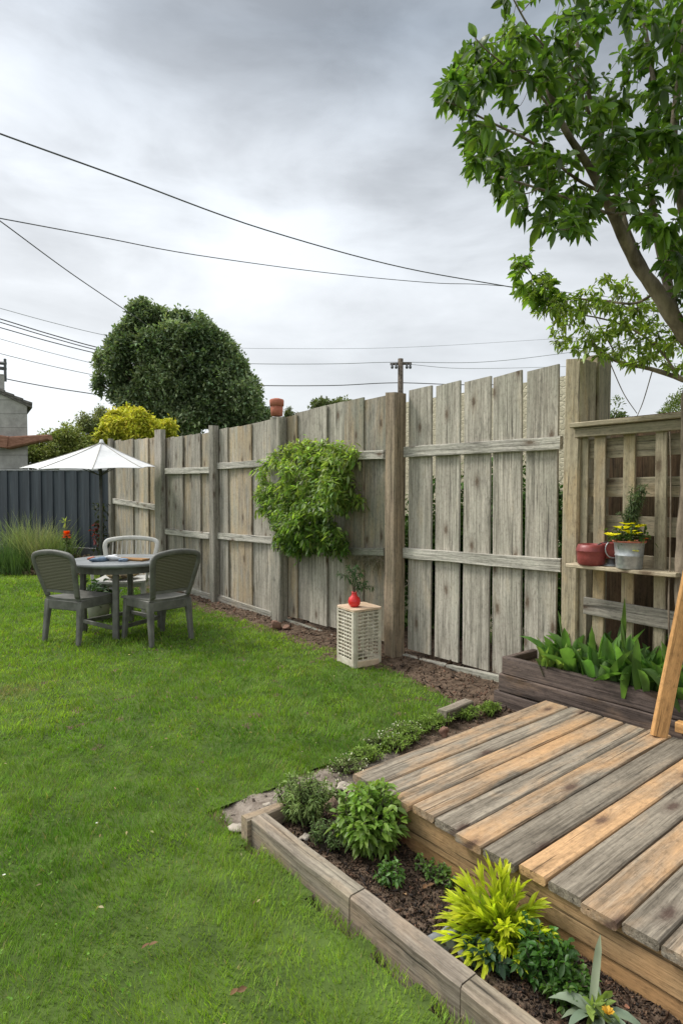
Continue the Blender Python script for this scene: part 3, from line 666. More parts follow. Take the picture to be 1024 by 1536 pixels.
for px, py, lb in ((145, 1235, 'tiny white daisy open in the middle of the lawn'), (6, 1313, 'tiny white speck of a daisy at the left edge of the lawn'),):
    p = G(px, py, .035); f = Fol(); a = np.linspace(0, 6.28, 9)[:-1]
    f.add(np.repeat([p], 8, 0), np.stack([np.cos(a), np.sin(a), a*0+.25], -1), .006, .004, (.8, .8, .78), droop=0)
    tag(f.build('daisy', M['flower'], loc=p), lb, 'flower')

# ================================================================== LATTICE STOOL WITH RED VASE
st_o = thing('lattice_stool', 'cream lattice-sided side stand with pale wooden top beside the fence', 'stand', tuple(G(530, 1000)))
fc = G(531, 1003, 0)                       # front corner on the ground
lc_ = G(502, 989, 0); rc_ = G(576.5, 994, 0)
u = nrm(lc_-fc); v = nrm(rc_-fc); wu, wv_ = .27, .27
HB = .455
def side_panel(o, d, w, nrm_, nc, nr):
    mb = MB(); o = np.asarray(o, float)
    mb.bar(o+d*.018, o+d*.018+[0, 0, HB], .036, .016, d); mb.bar(o+d*(w-.014), o+d*(w-.014)+[0, 0, HB], .028, .016, d)
    zb, zt = .055, HB-.018; iw = w-.064
    for i in range(1, nc): mb.bar(o+d*(.036+iw*i/nc)+[0, 0, zb], o+d*(.036+iw*i/nc)+[0, 0, zt], .011, .006, d, .001)
    for j in range(nr+1):
        z = zb+(zt-zb)*j/nr; mb.bar(o+d*.03+nrm_*.004+[0, 0, z], o+d*(w-.025)+nrm_*.004+[0, 0, z], .011, .006, (0, 0, 1), .001)
    mb.bar(o+d*.01+[0, 0, .030], o+d*(w-.01)+[0, 0, .030], .055, .014, (0, 0, 1))
    return mb
u2 = nrm(np.cross([0, 0, 1], np.cross(u, [0, 0, 1]))) if False else u
q = fc+u*wu+v*wv_
side_panel(fc, u, wu, nrm(-v), 5, 13).build('side_panel', M['basket'], st_o)
side_panel(fc, v, wv_, nrm(-u), 4, 13).build('side_panel', M['basket'], st_o)
side_panel(fc+v*wv_, u, wu, nrm(v), 5, 13).build('side_panel', M['basket'], st_o)
side_panel(fc+u*wu, v, wv_, nrm(u), 4, 13).build('side_panel', M['basket'], st_o)
cz = fc+u*wu/2+v*wv_/2
tv = []
corners = [fc-u*.012-v*.012, fc+v*(wv_+.012)-u*.012, q+u*.012+v*.012, fc+u*(wu+.012)-v*.012]
for i in range(4):
    p, a, b_ = corners[i], corners[i-1], corners[(i+1) % 4]
    tv += [p+nrm(a-p)*.03, p+(nrm(a-p)+nrm(b_-p))*.009, p+nrm(b_-p)*.03]
k = len(tv); Vt = [tuple(x+np.array([0, 0, HB])) for x in tv]+[tuple(x+np.array([0, 0, HB+.016])) for x in tv]
mk('top', Vt, [tuple(range(k))[::-1], tuple(range(k, 2*k))]+[(i, (i+1) % k, k+(i+1) % k, k+i) for i in range(k)], M['topboard'], st_o)
MB().bar(fc+v*.03-u*.012+[0, 0, .028], fc+v*(wv_-.03)-u*.012+[0, 0, .022], .05, .008, (0, 0, 1)).build('kick_board', M['topboard'], st_o)
tz = HB+.016
va = cz-u*.01-v*.055+np.array([0, 0, tz])
vs = thing('red_vase', 'round glossy red vase with a sprig of greenery on the lattice stand', 'vase', tuple(va))
MB().lathe([(0, 0), (.028, 0), (.046, .018), (.052, .045), (.045, .075), (.026, .092), (.020, .115), (.024, .125), (.018, .12), (0, .10)], va, 24).build('body', M['redglaze'], vs, True)
f = Fol(); mb = MB()
for (dx, dz, tilt) in ((-.13, .17, -1), (.02, .24, 0), (.10, .10, 1), (.15, .06, 1), (-.05, .22, -.4), (.06, .18, .5)):
    e = va+CW(dx, .0)+[0, 0, .11+dz]; P = spline([va+[0, 0, .1], va+CW(dx*.3, 0)+[0, 0, .11+dz*.7], e], 10); mb.tube(P, .0018, 5)
    for pnt in P[4:]:
        n_ = 7; f.add(np.repeat([pnt], n_, 0), rdir(n_, .1), .045, .008, (.055, .115, .04), droop=.4)
mb.build('stem', M['barkdark'], vs); f.build('leaves', M['leafmat'], vs)

# ================================================================== THINGS ON THE SHELF
SZ = zs+.012
pc = PX(886, 843, XL-.13); pc[2] = SZ
pan = thing('red_pan', 'small dull red enamel saucepan with lid on the left of the shelf', 'saucepan', tuple(pc))
MB().lathe([(0, .0), (.066, .0), (.076, .010), (.080, .05), (.082, .082), (.086, .086), (.080, .09), (0, .09)], pc, 28).build('body', M['redpan'], pan, True)
MB().lathe([(.084, .088), (.080, .105), (.072, .122), (.066, .124), (.064, .112), (0, .108)], pc, 28).build('lid', M['redpan'], pan, True)
a = np.linspace(-.3, 1.6, 14); MB().tube([pc+CW(.02+.075*math.cos(t), -.05+.02*math.sin(t), .118+.02*math.sin(t*2)) for t in a], .0035, 6).build('handle', M['metaldark'], pan, True)
bc = PX(943, 850, XL-.125); bc[2] = SZ
bk = thing('metal_bucket', 'galvanised bucket planted with yellow and orange flowers on the shelf', 'bucket', tuple(bc))
MB().lathe([(0, 0), (.066, 0), (.069, .006), (.073, .07), (.075, .072), (.0755, .078), (.074, .08), (.080, .142), (.086, .146), (.084, .152), (.076, .145), (.0, .125)], bc, 28).build('body', M['galv'], bk, True)
MB().lathe([(.080, .149), (.089, .149), (.089, .158), (.080, .158), (.080, .149)], bc, 28).build('rim', M['terracotta'], bk, True)
f = Fol(); fg = Fol(); top = bc+[0, 0, .15]
def flower(F, c, n_, L, Wd, col, up=.4):
    a = RNG.uniform(0, 6.28)+np.linspace(0, 6.283, n_+1)[:-1]; F.add(np.repeat([c], n_, 0), np.stack([np.cos(a), np.sin(a), a*0+up], -1), L, Wd, col, droop=.2, colj=.08)
def bloom(*a, **k):
    F_ = Fol(); flower(F_, *a, **k); F_.build('flower', M['flower'], bk)
for dx, dy, dz in ((-.055, -.02, .075), (-.02, -.03, .055), (.03, -.02, .08), (.05, .0, .085), (-.01, .0, .095), (-.10, -.01, .035), (0, -.05, .045)):
    bloom(top+CW(dx, dy, dz), 10, .054, .021, (.80, .72, .02), .5)
for dx, dz in ((.01, .03), (.022, .044), (-.004, .047)): bloom(top+CW(dx, -.045, dz), 8, .018, .011, (.75, .68, .66))
for dx, dz in ((-.03, .0), (-.01, .006), (.045, .012), (.06, .02), (.05, .0)): bloom(top+CW(dx, -.05, dz), 8, .024, .012, (.80, .17, .03) if dx > 0 else (.85, .40, .04))
bloom(top+CW(-.005, -.085, -.045), 8, .02, .012, (.75, .72, .2))
n_ = 260; P = top+RNG.standard_normal((n_, 3))*[.045, .045, .022]+[0, 0, .035]; fg.add(P, rdir(n_, .5), .034, .014, (.075, .13, .03), droop=.3)
mb = MB()
for k in range(24):
    h = RNG.uniform(.14, .33); dx = RNG.uniform(-.01, .09) if h > .2 else RNG.uniform(-.05, .07)
    P = spline([top, top+CW(dx*.4, RNG.uniform(-.02, .03), h*.6), top+CW(dx, RNG.uniform(-.03, .04), h)], 10); MB().tube(P, .0013, 4).build('stem', M['barkdark'], bk)
    for pnt in P[4:]: fg.add(np.repeat([pnt], 9, 0), rdir(9, .2), .030, .005, (.12, .17, .075), droop=.3)
fg.build('foliage', M['leafmat'], bk)
rc2 = PX(916, 838, XL-.07); rc2[2] = SZ
rp = thing('red_pot', 'smaller red pot with wire handle tucked between the pan and the bucket', 'pot', tuple(rc2))
MB().lathe([(0, .04), (.045, .045), (.052, .09), (.054, .13), (.058, .135), (.05, .13), (0, .12)], rc2, 22).build('body', M['redpan'], rp, True)
MB().lathe([(0, 0), (.05, 0), (.05, .006), (.02, .012), (.015, .045), (0, .045)], rc2, 18).build('foot', M['galv'], rp, True)
a = np.linspace(2.2, 5.3, 16); MB().tube([rc2+CW(.045*math.cos(t)-.01, -.05, .10+.05*math.sin(t)) for t in a], .0035, 6).build('handle', M['galv'], rp, True)

# ================================================================== VINE ON THE FENCE
vn = thing('climbing_vine', 'dense bushy green climber hanging on the fence above the lattice stand', 'climber', tuple(PX(460, 900, 3.6)))
outl = [(388, 705), (400, 690), (430, 670), (470, 664), (500, 667), (530, 672), (533, 690), (518, 702), (523, 715), (532, 735), (541, 752), (530, 768), (521, 752), (518, 780), (526, 800), (522, 818), (505, 832), (486, 835), (472, 826), (455, 828), (420, 826), (411, 805), (410, 780), (392, 765), (384, 745)]
f = Fol(); mb = MB(); npx = 0
P = []
while len(P) < 950:
    px, py = RNG.uniform(380, 550), RNG.uniform(655, 840)
    if not inpoly(np.array([px]), np.array([py]), outl)[0]: continue
    
    if vnoise(px, py, 1/15) < .33 or py > 828: continue
    ex = min(1, min(abs(px-384), abs(py-664), abs(541-px), abs(836-py))/45)
    P.append(PX(px, py, 3.64-RNG.uniform(.0, 1)**.7*.27*ex*(.5+vnoise(px, py, 1/26))-.02))
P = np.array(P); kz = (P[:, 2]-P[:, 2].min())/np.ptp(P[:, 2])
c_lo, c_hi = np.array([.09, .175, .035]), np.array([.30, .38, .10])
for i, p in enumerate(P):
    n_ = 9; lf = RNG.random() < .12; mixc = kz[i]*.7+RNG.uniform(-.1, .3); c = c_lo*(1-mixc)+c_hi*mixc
    dd = rdir(n_, -.35)+rdir(1, -.2)*.9+np.array([-.3, -.0, 0]); L = RNG.uniform(.035, .085)
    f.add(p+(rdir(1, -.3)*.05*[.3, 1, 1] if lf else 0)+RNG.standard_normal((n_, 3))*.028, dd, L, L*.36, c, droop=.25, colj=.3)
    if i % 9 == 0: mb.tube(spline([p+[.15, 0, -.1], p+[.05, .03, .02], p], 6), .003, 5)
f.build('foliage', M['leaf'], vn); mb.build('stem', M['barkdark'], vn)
# dry roots trailing along the rail right of the vine
f = Fol(); x0 = PX(525, 833, 3.63); x1 = PX(574, 838, 3.63); tt = RNG.random(240)
Pp = x0[None]*(1-tt[:, None])+x1[None]*tt[:, None]+RNG.standard_normal((240, 3))*[.01, .01, .012]
f.add(Pp, rdir(240, -.9), RNG.uniform(.04, .16, 240), .004, (.14, .13, .08), droop=.5)
tag(f.build('dry_roots', M['leafmat'], loc=tuple(x0)), 'wispy dry roots trailing from the fence rail right of the vine', 'roots')

# ================================================================== PLANTS IN THE PLANTER
def strap_plant(name, label, cat, loc, n_, L, Wd, col, up=1.0, droop=.45, group=None, mat='leaf', parts=None, spread=1.0, jit=.03, prof=(.35, .8, 1, .9, .6, .03), seg=5):
    o = thing(name, label, cat, tuple(loc), group); f = Fol()
    a = RNG.uniform(0, 6.28, n_); e = RNG.uniform(.15, 1, n_)*spread
    D = np.stack([np.cos(a)*e, np.sin(a)*e, np.full(n_, up)*RNG.uniform(.7, 1.2, n_)], -1)
    Ls = L*RNG.uniform(.6, 1.1, n_)
    f.add(np.array(loc)+RNG.standard_normal((n_, 3))*[jit, jit, 0], D, Ls, Wd*RNG.uniform(.7, 1.15, n_), col, droop=RNG.uniform(.3, 1, n_)*droop, seg=seg, prof=prof, fold=.45, colj=.16)
    f.build('leaves', M[mat], o); return o
pls = [(834, 'leftmost'), (862, ''), (893, ''), (925, ''), (960, ''), (992, ''), (1030, ''), (1075, '')]
dsc = ['narrow-leaved clump at the left end of the planter', 'dark green strap-leaved clump second from the left end of the planter', 'broad-leaved green clump below the foot of the double post', 'tall clump with one upright pointed leaf in the middle of the planter', 'glossy broad green clump right of the tall pointed leaf in the planter', 'spreading green clump beside the leaning plank in the planter', 'green clump behind the leaning plank in the planter', 'green clump beyond the right edge of the picture in the planter']
for k, (px, _) in enumerate(pls):
    X = 3.42+.05*(k % 2); y = YX(px, X)
    strap_plant('strap_leaf_plant', dsc[k], 'plant', (X, y, .27), 34, .48 if k != 0 else .33, .072 if k else .04, (.14, .26, .07) if k else (.24, .34, .09), up=1.25, droop=.5, group='strap-leaved plants in the raised planter', spread=.85, jit=.045)
p = PX(936, 960, 3.40); f = Fol(); f.add([p-[0, 0, .05]]*3, [(0, 0, 1), (.1, .1, 1), (-.15, .05, 1)], [.30, .2, .2], [.045, .03, .03], (.11, .19, .05), droop=.02, seg=5, prof=(.4, .9, 1, .8, .5, .03))
tag(f.build('pointed_shoot', M['leaf'], loc=tuple(p)), 'tall pale pointed leaf standing up from the middle of the planter', 'plant')

# ================================================================== PLANTS IN THE BED
def bush(name, label, cat, c, r, n_, L, Wd, col, col2, mat='leaf', group=None, shoots=40, droop=.35, rough=.25, leafn=12, upd=.4, prof=(.08, .85, .9, .02), bloom=0):
    c = np.asarray(c, float); r = np.asarray(r, float)
    o = thing(name, label, cat, (c[0], c[1], c[2]-r[2]), group); f = Fol(); mb = MB(); root = c-[0, 0, r[2]]
    for k in range(shoots):
        d = rdir(1, .45)[0]; d[2] = abs(d[2])*1.0 if RNG.random() < .8 else d[2]*.5
        e = c+d*r*RNG.uniform(.55, 1.05)+RNG.standard_normal(3)*r*.06
        P = spline([root+RNG.standard_normal(3)*[.012, .012, 0], (root+e)/2+d*r*.15, e], 9); mb.tube(P, np.linspace(.0035, .0012, 10)*max(1, r[2]/.12), 4)
        t_ = RNG.random(leafn)**.6*.75+.25; idx = np.clip((t_*9), 0, 8.99); i0 = idx.astype(int); fr = (idx-i0)[:, None]
        Q = P[i0]*(1-fr)+P[i0+1]*fr
        dr = rdir(leafn, upd)+d*.6; k_ = (RNG.random()*.5+t_*.5)[:, None]
        cc = np.array(col)*(1-k_)+np.array(col2)*k_
        f.add(Q, dr, L*RNG.uniform(.6, 1.1, leafn), Wd*RNG.uniform(.7, 1.1, leafn), cc, droop=droop, prof=prof, colj=.14)
    if bloom: f.add(c+rdir(bloom, .5)*r*[1, 1, 1.1], rdir(bloom, 1), .008, .007, (.66, .66, .50), droop=0, prof=(.6, 1, .9, .3))
    f.build('leaves', M[mat], o); mb.build('stems', M['barkdark'], o); return o
b0 = G(470, 1215, .05)
bush('feathery_plant', 'fine feathery green plant at the top corner of the bed behind the leafy bush', 'plant', (1.43, 2.0, .155), (.115, .115, .11), 0, .030, .006, (.10, .17, .045), (.24, .32, .10), mat='leafmat', shoots=110, leafn=26)
cb = PD(540, 1240, 2.12)
bush('leafy_bush', 'rounded bright green broad-leaved bush against the deck corner', 'bush', (1.505, 1.68, .175), (.13, .13, .145), 0, .050, .021, (.11, .20, .035), (.27, .40, .08), shoots=150, leafn=13, droop=.45, upd=.7)
bush('feathery_plant', 'low frothy green growth filling in under the left of the leafy bush', 'plant', (1.40, 1.80, .10), (.08, .10, .055), 0, .02, .006, (.08, .14, .04), (.16, .23, .08), mat='leafmat', shoots=60, leafn=18)
p = G(587, 1322, .07); bush('seedling_plant', 'small low green plant in the mulch just in front of the leafy bush', 'plant', (p[0], p[1], .095), (.055, .055, .045), 0, .024, .012, (.06, .15, .03), (.13, .25, .05), shoots=34, leafn=9)
# yellow-green feathery plant
yp = G(735, 1395, .06); yp[0] = 1.515; yp[1] = 1.09
o = thing('golden_plant', 'spiky bright yellow-green plant in the middle of the bed', 'plant', tuple(yp)); f = Fol()
for k in range(64):
    a = RNG.uniform(0, 6.28); e = RNG.random()**.7; D = np.array([math.cos(a)*e*1.25, math.sin(a)*e*1.25, 1.05-e*.55]); D /= np.linalg.norm(D)
    L = RNG.uniform(.12, .185); P = np.array([yp+D*L*s-[0, 0, .06*s*s*e*L/.2] for s in np.linspace(.25, 1, 6)])
    for j, pnt in enumerate(P):
        if pnt[0]+D[0]*.05 > 1.59 and pnt[2] < .235: continue
        n_ = 4; k_ = np.clip(j/5+RNG.uniform(-.2, .2), 0, 1); c = np.array([.62, .66, .05])*k_+np.array([.34, .44, .03])*(1-k_)
        f.add(np.repeat([pnt], n_, 0), D*1.5+rdir(n_, .1)*.6, RNG.uniform(.05, .085, n_), .0115, c, droop=.25, colj=.12, prof=(.3, .9, .9, .02))
f.build('leaves', M['leaf'], o)
p = G(790, 1445, .06); bush('green_ferny_plant', 'dark green ferny plant at the right foot of the golden plant', 'plant', (1.485, .925, .11), (.085, .13, .06), 0, .032, .015, (.035, .10, .02), (.085, .19, .035), shoots=80, leafn=12)
p = G(730, 1420, .06); bush('green_ferny_plant', 'low blue-green leaves in front of the golden plant above the edging', 'plant', (1.385, 1.06, .085), (.045, .07, .03), 0, .035, .02, (.03, .075, .035), (.06, .12, .06), shoots=26, leafn=7)
bush('green_ferny_plant', 'dark green ferny sprigs between the golden plant and the silver plant', 'plant', (1.47, .84, .095), (.075, .07, .04), 0, .026, .012, (.05, .12, .025), (.12, .22, .04), shoots=50, leafn=12)
bush('creeping_plant', 'small creeping green leaves beside the deck fascia behind the golden plant', 'plant', (1.57, 1.40, .085), (.045, .10, .035), 0, .018, .011, (.07, .15, .03), (.15, .26, .05), shoots=36, leafn=9)
f = Fol(); n_ = 46; xx_ = RNG.uniform(1.30, 1.60, n_); yy_ = RNG.uniform(.6, 1.95, n_); D_ = rdir(n_); D_[:, 2] = np.abs(D_[:, 2])*.3
f.add(np.stack([xx_, yy_, bed_z(xx_, yy_)+.006], -1), D_, RNG.uniform(.012, .032, n_), RNG.uniform(.006, .014, n_), (.24, .14, .075), droop=.3, colj=.5)
tag(f.build('leaf_litter', M['leafmat']), 'scattered small dead brown leaves on the mulch of the bed', 'leaf litter', kind='stuff')
# silvery plant at the bottom edge
sp0 = np.array([1.43, .745, .06])
o = thing('silver_plant', 'silvery green plant with arching leaves and one upright blade at the bottom edge', 'plant', tuple(sp0)); f = Fol()
spt = (.4, .85, 1, .9, .6, .03)
for a, L, e, dr in ((2.6, .15, 1.2, .65), (2.0, .13, 1.4, .7), (3.6, .13, 1.1, .6), (5.3, .15, 1.2, .6), (5.9, .17, 1.1, .75), (.6, .12, 1.0, .6), (4.5, .13, 1.3, .7), (1.2, .12, .9, .5), (3.0, .10, 1.5, .7), (5.0, .10, .8, .4)):
    dv = CW(math.cos(a), math.sin(a)); f.add([sp0+[0, 0, .03]], [dv*e+[0, 0, 1.0]], L, .034, (.20, .25, .17), droop=dr, seg=5, prof=spt, colj=.08)
f.add([sp0+CW(.0, .02, .04)], [CW(.12, .05, 1)], .18, .021, (.32, .36, .26), droop=.0, seg=5, prof=(.8, .95, 1, .95, .8, .1), colj=.02)
f.add(np.repeat([sp0+[0, 0, .05]], 16, 0)+RNG.standard_normal((16, 3))*.012, rdir(16, 1.0), .06, .02, (.22, .30, .07), droop=.3, seg=3)
f.build('leaves', M['leafmat'], o); f = Fol(); flower(f, sp0+CW(.012, -.04, .075), 9, .02, .012, (.72, .42, .05), .8); f.build('flower', M['flower'], o)
# weeds along the deck side
ws = [(660, 1085, 'weeds hugging the near end of the sunken timber block', .05), (590, 1122, 'low weeds on the strip between lawn and deck, right of the white flowers', .055), (548, 1140, 'weedy green patch between the two white-flowered clumps nearest the deck corner', .05), (640, 1092, 'low green weed clump beside the terracotta stone', .05), (700, 1075, 'green weed tuft growing past the sunken timber block', .05), (735, 1068, 'last weed tuft before the planter', .04), (610, 1108, 'sprawling green weed right of the larger white-flowered clump', .05)]
for px, py, lb, r in ws:
    p = G(px, py, 0); bush('weed', lb, 'weed', (p[0], p[1], .028), (r*2.3, r*1.7, .036), 0, .026, .006, (.12, .21, .03), (.25, .36, .07), mat='leafmat', shoots=95, leafn=12, upd=.9, group='weeds along the side of the deck')
for px, py, lb in ((572, 1120, 'white-flowered weed clump on the lawn edge beside the deck'), (606, 1103, 'second smaller patch of white-flowered weed further along the deck'), (520, 1157, 'sparse white-flowered weed near the corner of the deck'), (498, 1200, 'white-dotted weed squeezed between stones and leafy bush')):
    p = G(px, py, 0); o = bush('white_flowered_weed', lb, 'weed', (p[0], p[1], .03), (.12, .09, .036), 0, .016, .006, (.12, .18, .05), (.22, .29, .09), mat='leafmat', shoots=90, leafn=10, group='white-flowered weeds', bloom=42)

# ================================================================== GARDEN FURNITURE
tcx = CW(-2.26, 6.22)
def make_chair(label, wide=.47, pale=False, arms=False):
    o = thing('garden_chair', label, 'chair', (0, 0, 0), 'plastic garden chairs round the table')
    mt = M['plasticpale'] if pale else M['plastic']; hw = wide/2
    legs = [(-hw+.03, -.19, -1, -1), (hw-.03, -.19, 1, -1), (-hw+.035, .21, -1, 1), (hw-.035, .21, 1, 1)]
    for x, y, sx, sy in legs:
        MB().bar((x+sx*.012, y+sy*.045, 0), (x, y, .40), .042, .042, (1, 0, 0), .008, n=3, w1=.062, t1=.055).build('leg', mt, o, color=(0, .5, 0, 1))
    mb = MB()
    for sx in (-1, 1): mb.bar((sx*(hw-.025), -.20, .375), (sx*(hw-.03), .23, .375), .03, .085, (1, 0, 0), .006)
    mb.bar((-hw+.03, .215, .38), (hw-.03, .215, .38), .028, .07, (0, 1, 0), .006); mb.bar((-hw+.03, -.20, .36), (hw-.03, -.20, .36), .028, .09, (0, 1, 0), .006)
    mb.build('seat_frame', mt, o)
    # dished seat slab
    nx_, ny_ = 10, 9; V = []; F = []
    for s in (0, 1):
        for i in range(nx_+1):
            for j in range(ny_+1):
                uu = i/nx_*2-1; vv = j/ny_; x = uu*hw*(1-.08*(1-vv)); y = -.21+.47*vv+.02*(1-uu*uu)*(vv > .9)
                z = .437-.014*(1-uu**2)-.012*math.sin(vv*3.14)-.025*s-(.012 if vv > .95 else 0); V.append((x, y, z))
    id_ = lambda s, i, j: s*(nx_+1)*(ny_+1)+i*(ny_+1)+j
    for s in (0, 1):
        for i in range(nx_):
            for j in range(ny_): F.append((id_(s, i, j), id_(s, i+1, j), id_(s, i+1, j+1), id_(s, i, j+1)))
    for i in range(nx_):
        for j in (0, ny_): F.append((id_(0, i, j), id_(0, i+1, j), id_(1, i+1, j), id_(1, i, j)))
    for j in range(ny_):
        for i in (0, nx_): F.append((id_(0, i, j), id_(0, i, j+1), id_(1, i, j+1), id_(1, i, j)))
    mk('seat', V, F, mt, o)
    # back: outline in the plane of the back, curved
    def bp(u_, h_): return np.array([u_, -.215-.22*h_-.10*(u_*u_)*-1.0-.03*math.sin(h_*3), .44+h_*.43/.42*.98])
    hb = .42; pts = []
    prof_ = [(-hw*.80, 0), (-hw*.90, .12), (-hw*1.0, .26), (-hw*1.04, .34), (-hw*.94, .395), (-hw*.5, .42), (0, .428), (hw*.5, .42), (hw*.94, .395), (hw*1.04, .34), (hw*1.0, .26), (hw*.90, .12), (hw*.80, 0)]
    P = spline([bp(a_, b__) for a_, b__ in prof_], 60)
    V = []; F = []
    T = np.gradient(P, axis=0)
    for i in range(61):
        t_ = nrm(T[i]); nb = nrm(np.cross(t_, [0, 1, .2])); bk_ = np.cross(t_, nb)
        wI, tI = .026, .014
        for a_, b__ in ((-1, -.6), (-.6, -1), (.6, -1), (1, -.6), (1, .6), (.6, 1), (-.6, 1), (-1, .6)): V.append(P[i]+nb*wI*a_+bk_*tI*b__*1.2)
    F = [(i*8+j, i*8+(j+1) % 8, (i+1)*8+(j+1) % 8, (i+1)*8+j) for i in range(60) for j in range(8)]+[tuple(range(7, -1, -1)), tuple(480+j for j in range(8))]
    mk('back_frame', V, F, mt, o, True)
    mb = MB()
    for (h0, hh) in ((.055, .03),):
        Pq = [bp(u_, h0) for u_ in np.linspace(-hw*.84, hw*.84, 9)]
        for i in range(8): mb.bar(Pq[i], Pq[i+1], hh, .02, (0, 0, 1), .003)
    mb.build('back_rail', mt, o)
    # woven panel
    V = []; F = []; a_, b__ = 12, 12
    for i in range(a_+1):
        for j in range(b__+1):
            h_ = .07+.335*j/b__; wv2 = np.interp(h_, [0, .12, .26, .34, .40, .42], [.80, .90, 1.0, 1.03, .93, .75])*hw*.97
            V.append(bp((i/a_*2-1)*wv2, h_))
    if not pale:
        F = [(i*(b__+1)+j, (i+1)*(b__+1)+j, (i+1)*(b__+1)+j+1, i*(b__+1)+j+1) for i in range(a_) for j in range(b__)]
        nV = len(V); V2 = V+[v_+np.array([0, -.008, 0]) for v_ in V]; F = F+[tuple(nV+q_ for q_ in f_[::-1]) for f_ in F]
        mk('back_panel', V2, F, M['woven'], o)
    else:
        mb = MB()
        for i in range(1, 10):
            u_ = (i/10*2-1)*hw*.92; mb.tube([bp(u_, h_) for h_ in np.linspace(.03, .40, 8)], .006, 6)
        mb.build('back_slats', mt, o)
    if arms:
        for sx in (-1, 1):
            MB().tube(spline([(sx*hw*.98, -.26, .64), (sx*hw*1.08, -.08, .655), (sx*hw*1.08, .12, .645), (sx*hw*1.05, .2, .60), (sx*hw*1.0, .2, .40)], 16), .019, 8).build('arm', mt, o, True)
    return o
def place(o, pos, facing):
    o.location = (pos[0], pos[1], 0); o.rotation_euler = (0, 0, math.atan2(facing[1], facing[0])-math.pi/2)
ch1 = make_chair('grey plastic chair with woven back, left of the table and seen from behind')
f1 = CW(.178, .407); place(ch1, CW(-2.535, 5.86), f1)
ch2 = ch1.copy(); C.objects.link(ch2); ch2['label'] = 'grey plastic chair with woven back, right of the table nearest the fence'
for c_ in list(ch1.children):
    d_ = c_.copy(); C.objects.link(d_); d_.parent = ch2
place(ch2, CW(-1.775, 5.83), CW(-.42, .36))
ch3 = make_chair('pale armchair with open slatted back facing us beyond the table', .60, True, True); place(ch3, CW(-2.55, 7.1), CW(.08, -1))
# cushion and clutter on the pale chair
cu = blob('cushion', CW(-2.56, 7.02)+[0, 0, .475], (.2, .19, .05), flatmat('brown_cushion', (.10, .07, .04), (.34, .26, .13), 14, .8, .003), seed=4, rough=.1); tag(cu, 'mottled brown cushion on the seat of the pale armchair', 'cushion')
# table
tb_ = thing('garden_table', 'round grey garden table between the three chairs', 'table', (tcx[0], tcx[1], 0))
MB().lathe([(0, .700), (.50, .700), (.525, .705), (.532, .720), (.528, .733), (.515, .737), (0, .737)], tcx, 56).build('tabletop', M['tabletop'], tb_, False)
MB().lathe([(.42, .63), (.44, .63), (.44, .70), (.42, .70), (.42, .63)], tcx, 40).build('apron', M['plastic'], tb_, False)
fp = []
for lt, dd in ((.08, -.40), (-.40, -.06), (.36, .12), (-.06, .42)):
    b2 = tcx+CW(lt, dd); t2 = tcx+CW(lt*.93, dd*.93); t2[2] = .70; fp.append(b2)
    MB().bar(b2, t2, .06, .05, CW(1, 0), .008, n=3, w1=.052).build('leg', M['plastic'], tb_, color=(0, .5, 0, 1))
for i, j in ((0, 2), (0, 1), (1, 3), (2, 3)):
    MB().bar(fp[i]*.97+tcx*.03+[0, 0, .10], fp[j]*.97+tcx*.03+[0, 0, .11], .04, .022, (0, 0, 1), .004).build('stretcher', M['plastic'], tb_)
# things on the table
tz_ = .738
def ontab(px, py): return G(px, py, tz_)
p = ontab(149, 842); tag(blob('crumpled_cloth', p+[0, 0, .02], (.09, .06, .03), M['blue'], seed=2, rough=.35), 'crumpled blue-grey cloth on the left of the table top', 'cloth')
p = ontab(171, 841); tag(blob('crumpled_cloth', p+[0, 0, .026], (.08, .055, .035), M['white'], seed=9, rough=.4), 'crumpled white cloth in the middle of the table top', 'cloth')
p = ontab(186, 842); tag(blob('crumpled_cloth', p+[0, 0, .014], (.05, .04, .018), M['blue'], seed=21, rough=.3), 'small pale blue scrap right of the white cloth on the table', 'cloth')
p = ontab(137, 839); tag(blob('orange_item', p+[0, 0, .012], (.035, .03, .016), M['terracotta'], seed=5, rough=.2), 'small orange lump at the left end of the things on the table', 'fruit')
a, b_ = ontab(180, 839.5), ontab(219, 841.5)
o = thing('brown_tray', 'flat reddish brown board on the right of the table top', 'board', tuple(a)); board('plank', a+[0, 0, .012], b_+[0, 0, .012], .12, .018, CW(0, 1), M['orange'], o, (.6, .12, 0, 1), n=1, warp=0)
# leafy pot under the table (dark leaves and white scraps in the photo)
p = CW(-2.72, 6.75); o = thing('potted_plant', 'dark-leaved plant in a pale pot behind the left chair under the table', 'pot plant', tuple(p))
MB().lathe([(0, 0), (.10, 0), (.135, .22), (.14, .26), (.12, .25), (0, .22)], p, 20).build('pot', M['beige'], o, True)
f = Fol(); f.add(p+[0, 0, .3]+RNG.standard_normal((110, 3))*[.07, .07, .07], rdir(110, .6), .11, .04, (.05, .09, .035), droop=.5); f.build('leaves', M['leafmat'], o)
p = CW(-2.28, 7.35)
for k, (dx, h) in enumerate(((0.0, .34), (.11, .40))):
    q_ = p+CW(dx, .03*k); o = thing('planter_pot', ('shorter' if k == 0 else 'taller')+' cream pot seen between the table legs', 'pot', tuple(q_), 'cream pots behind the table')
    MB().lathe([(0, 0), (.045, 0), (.05, h-.02), (.055, h), (.04, h-.01), (0, h-.03)], q_, 16).build('pot', M['beige'], o, True)

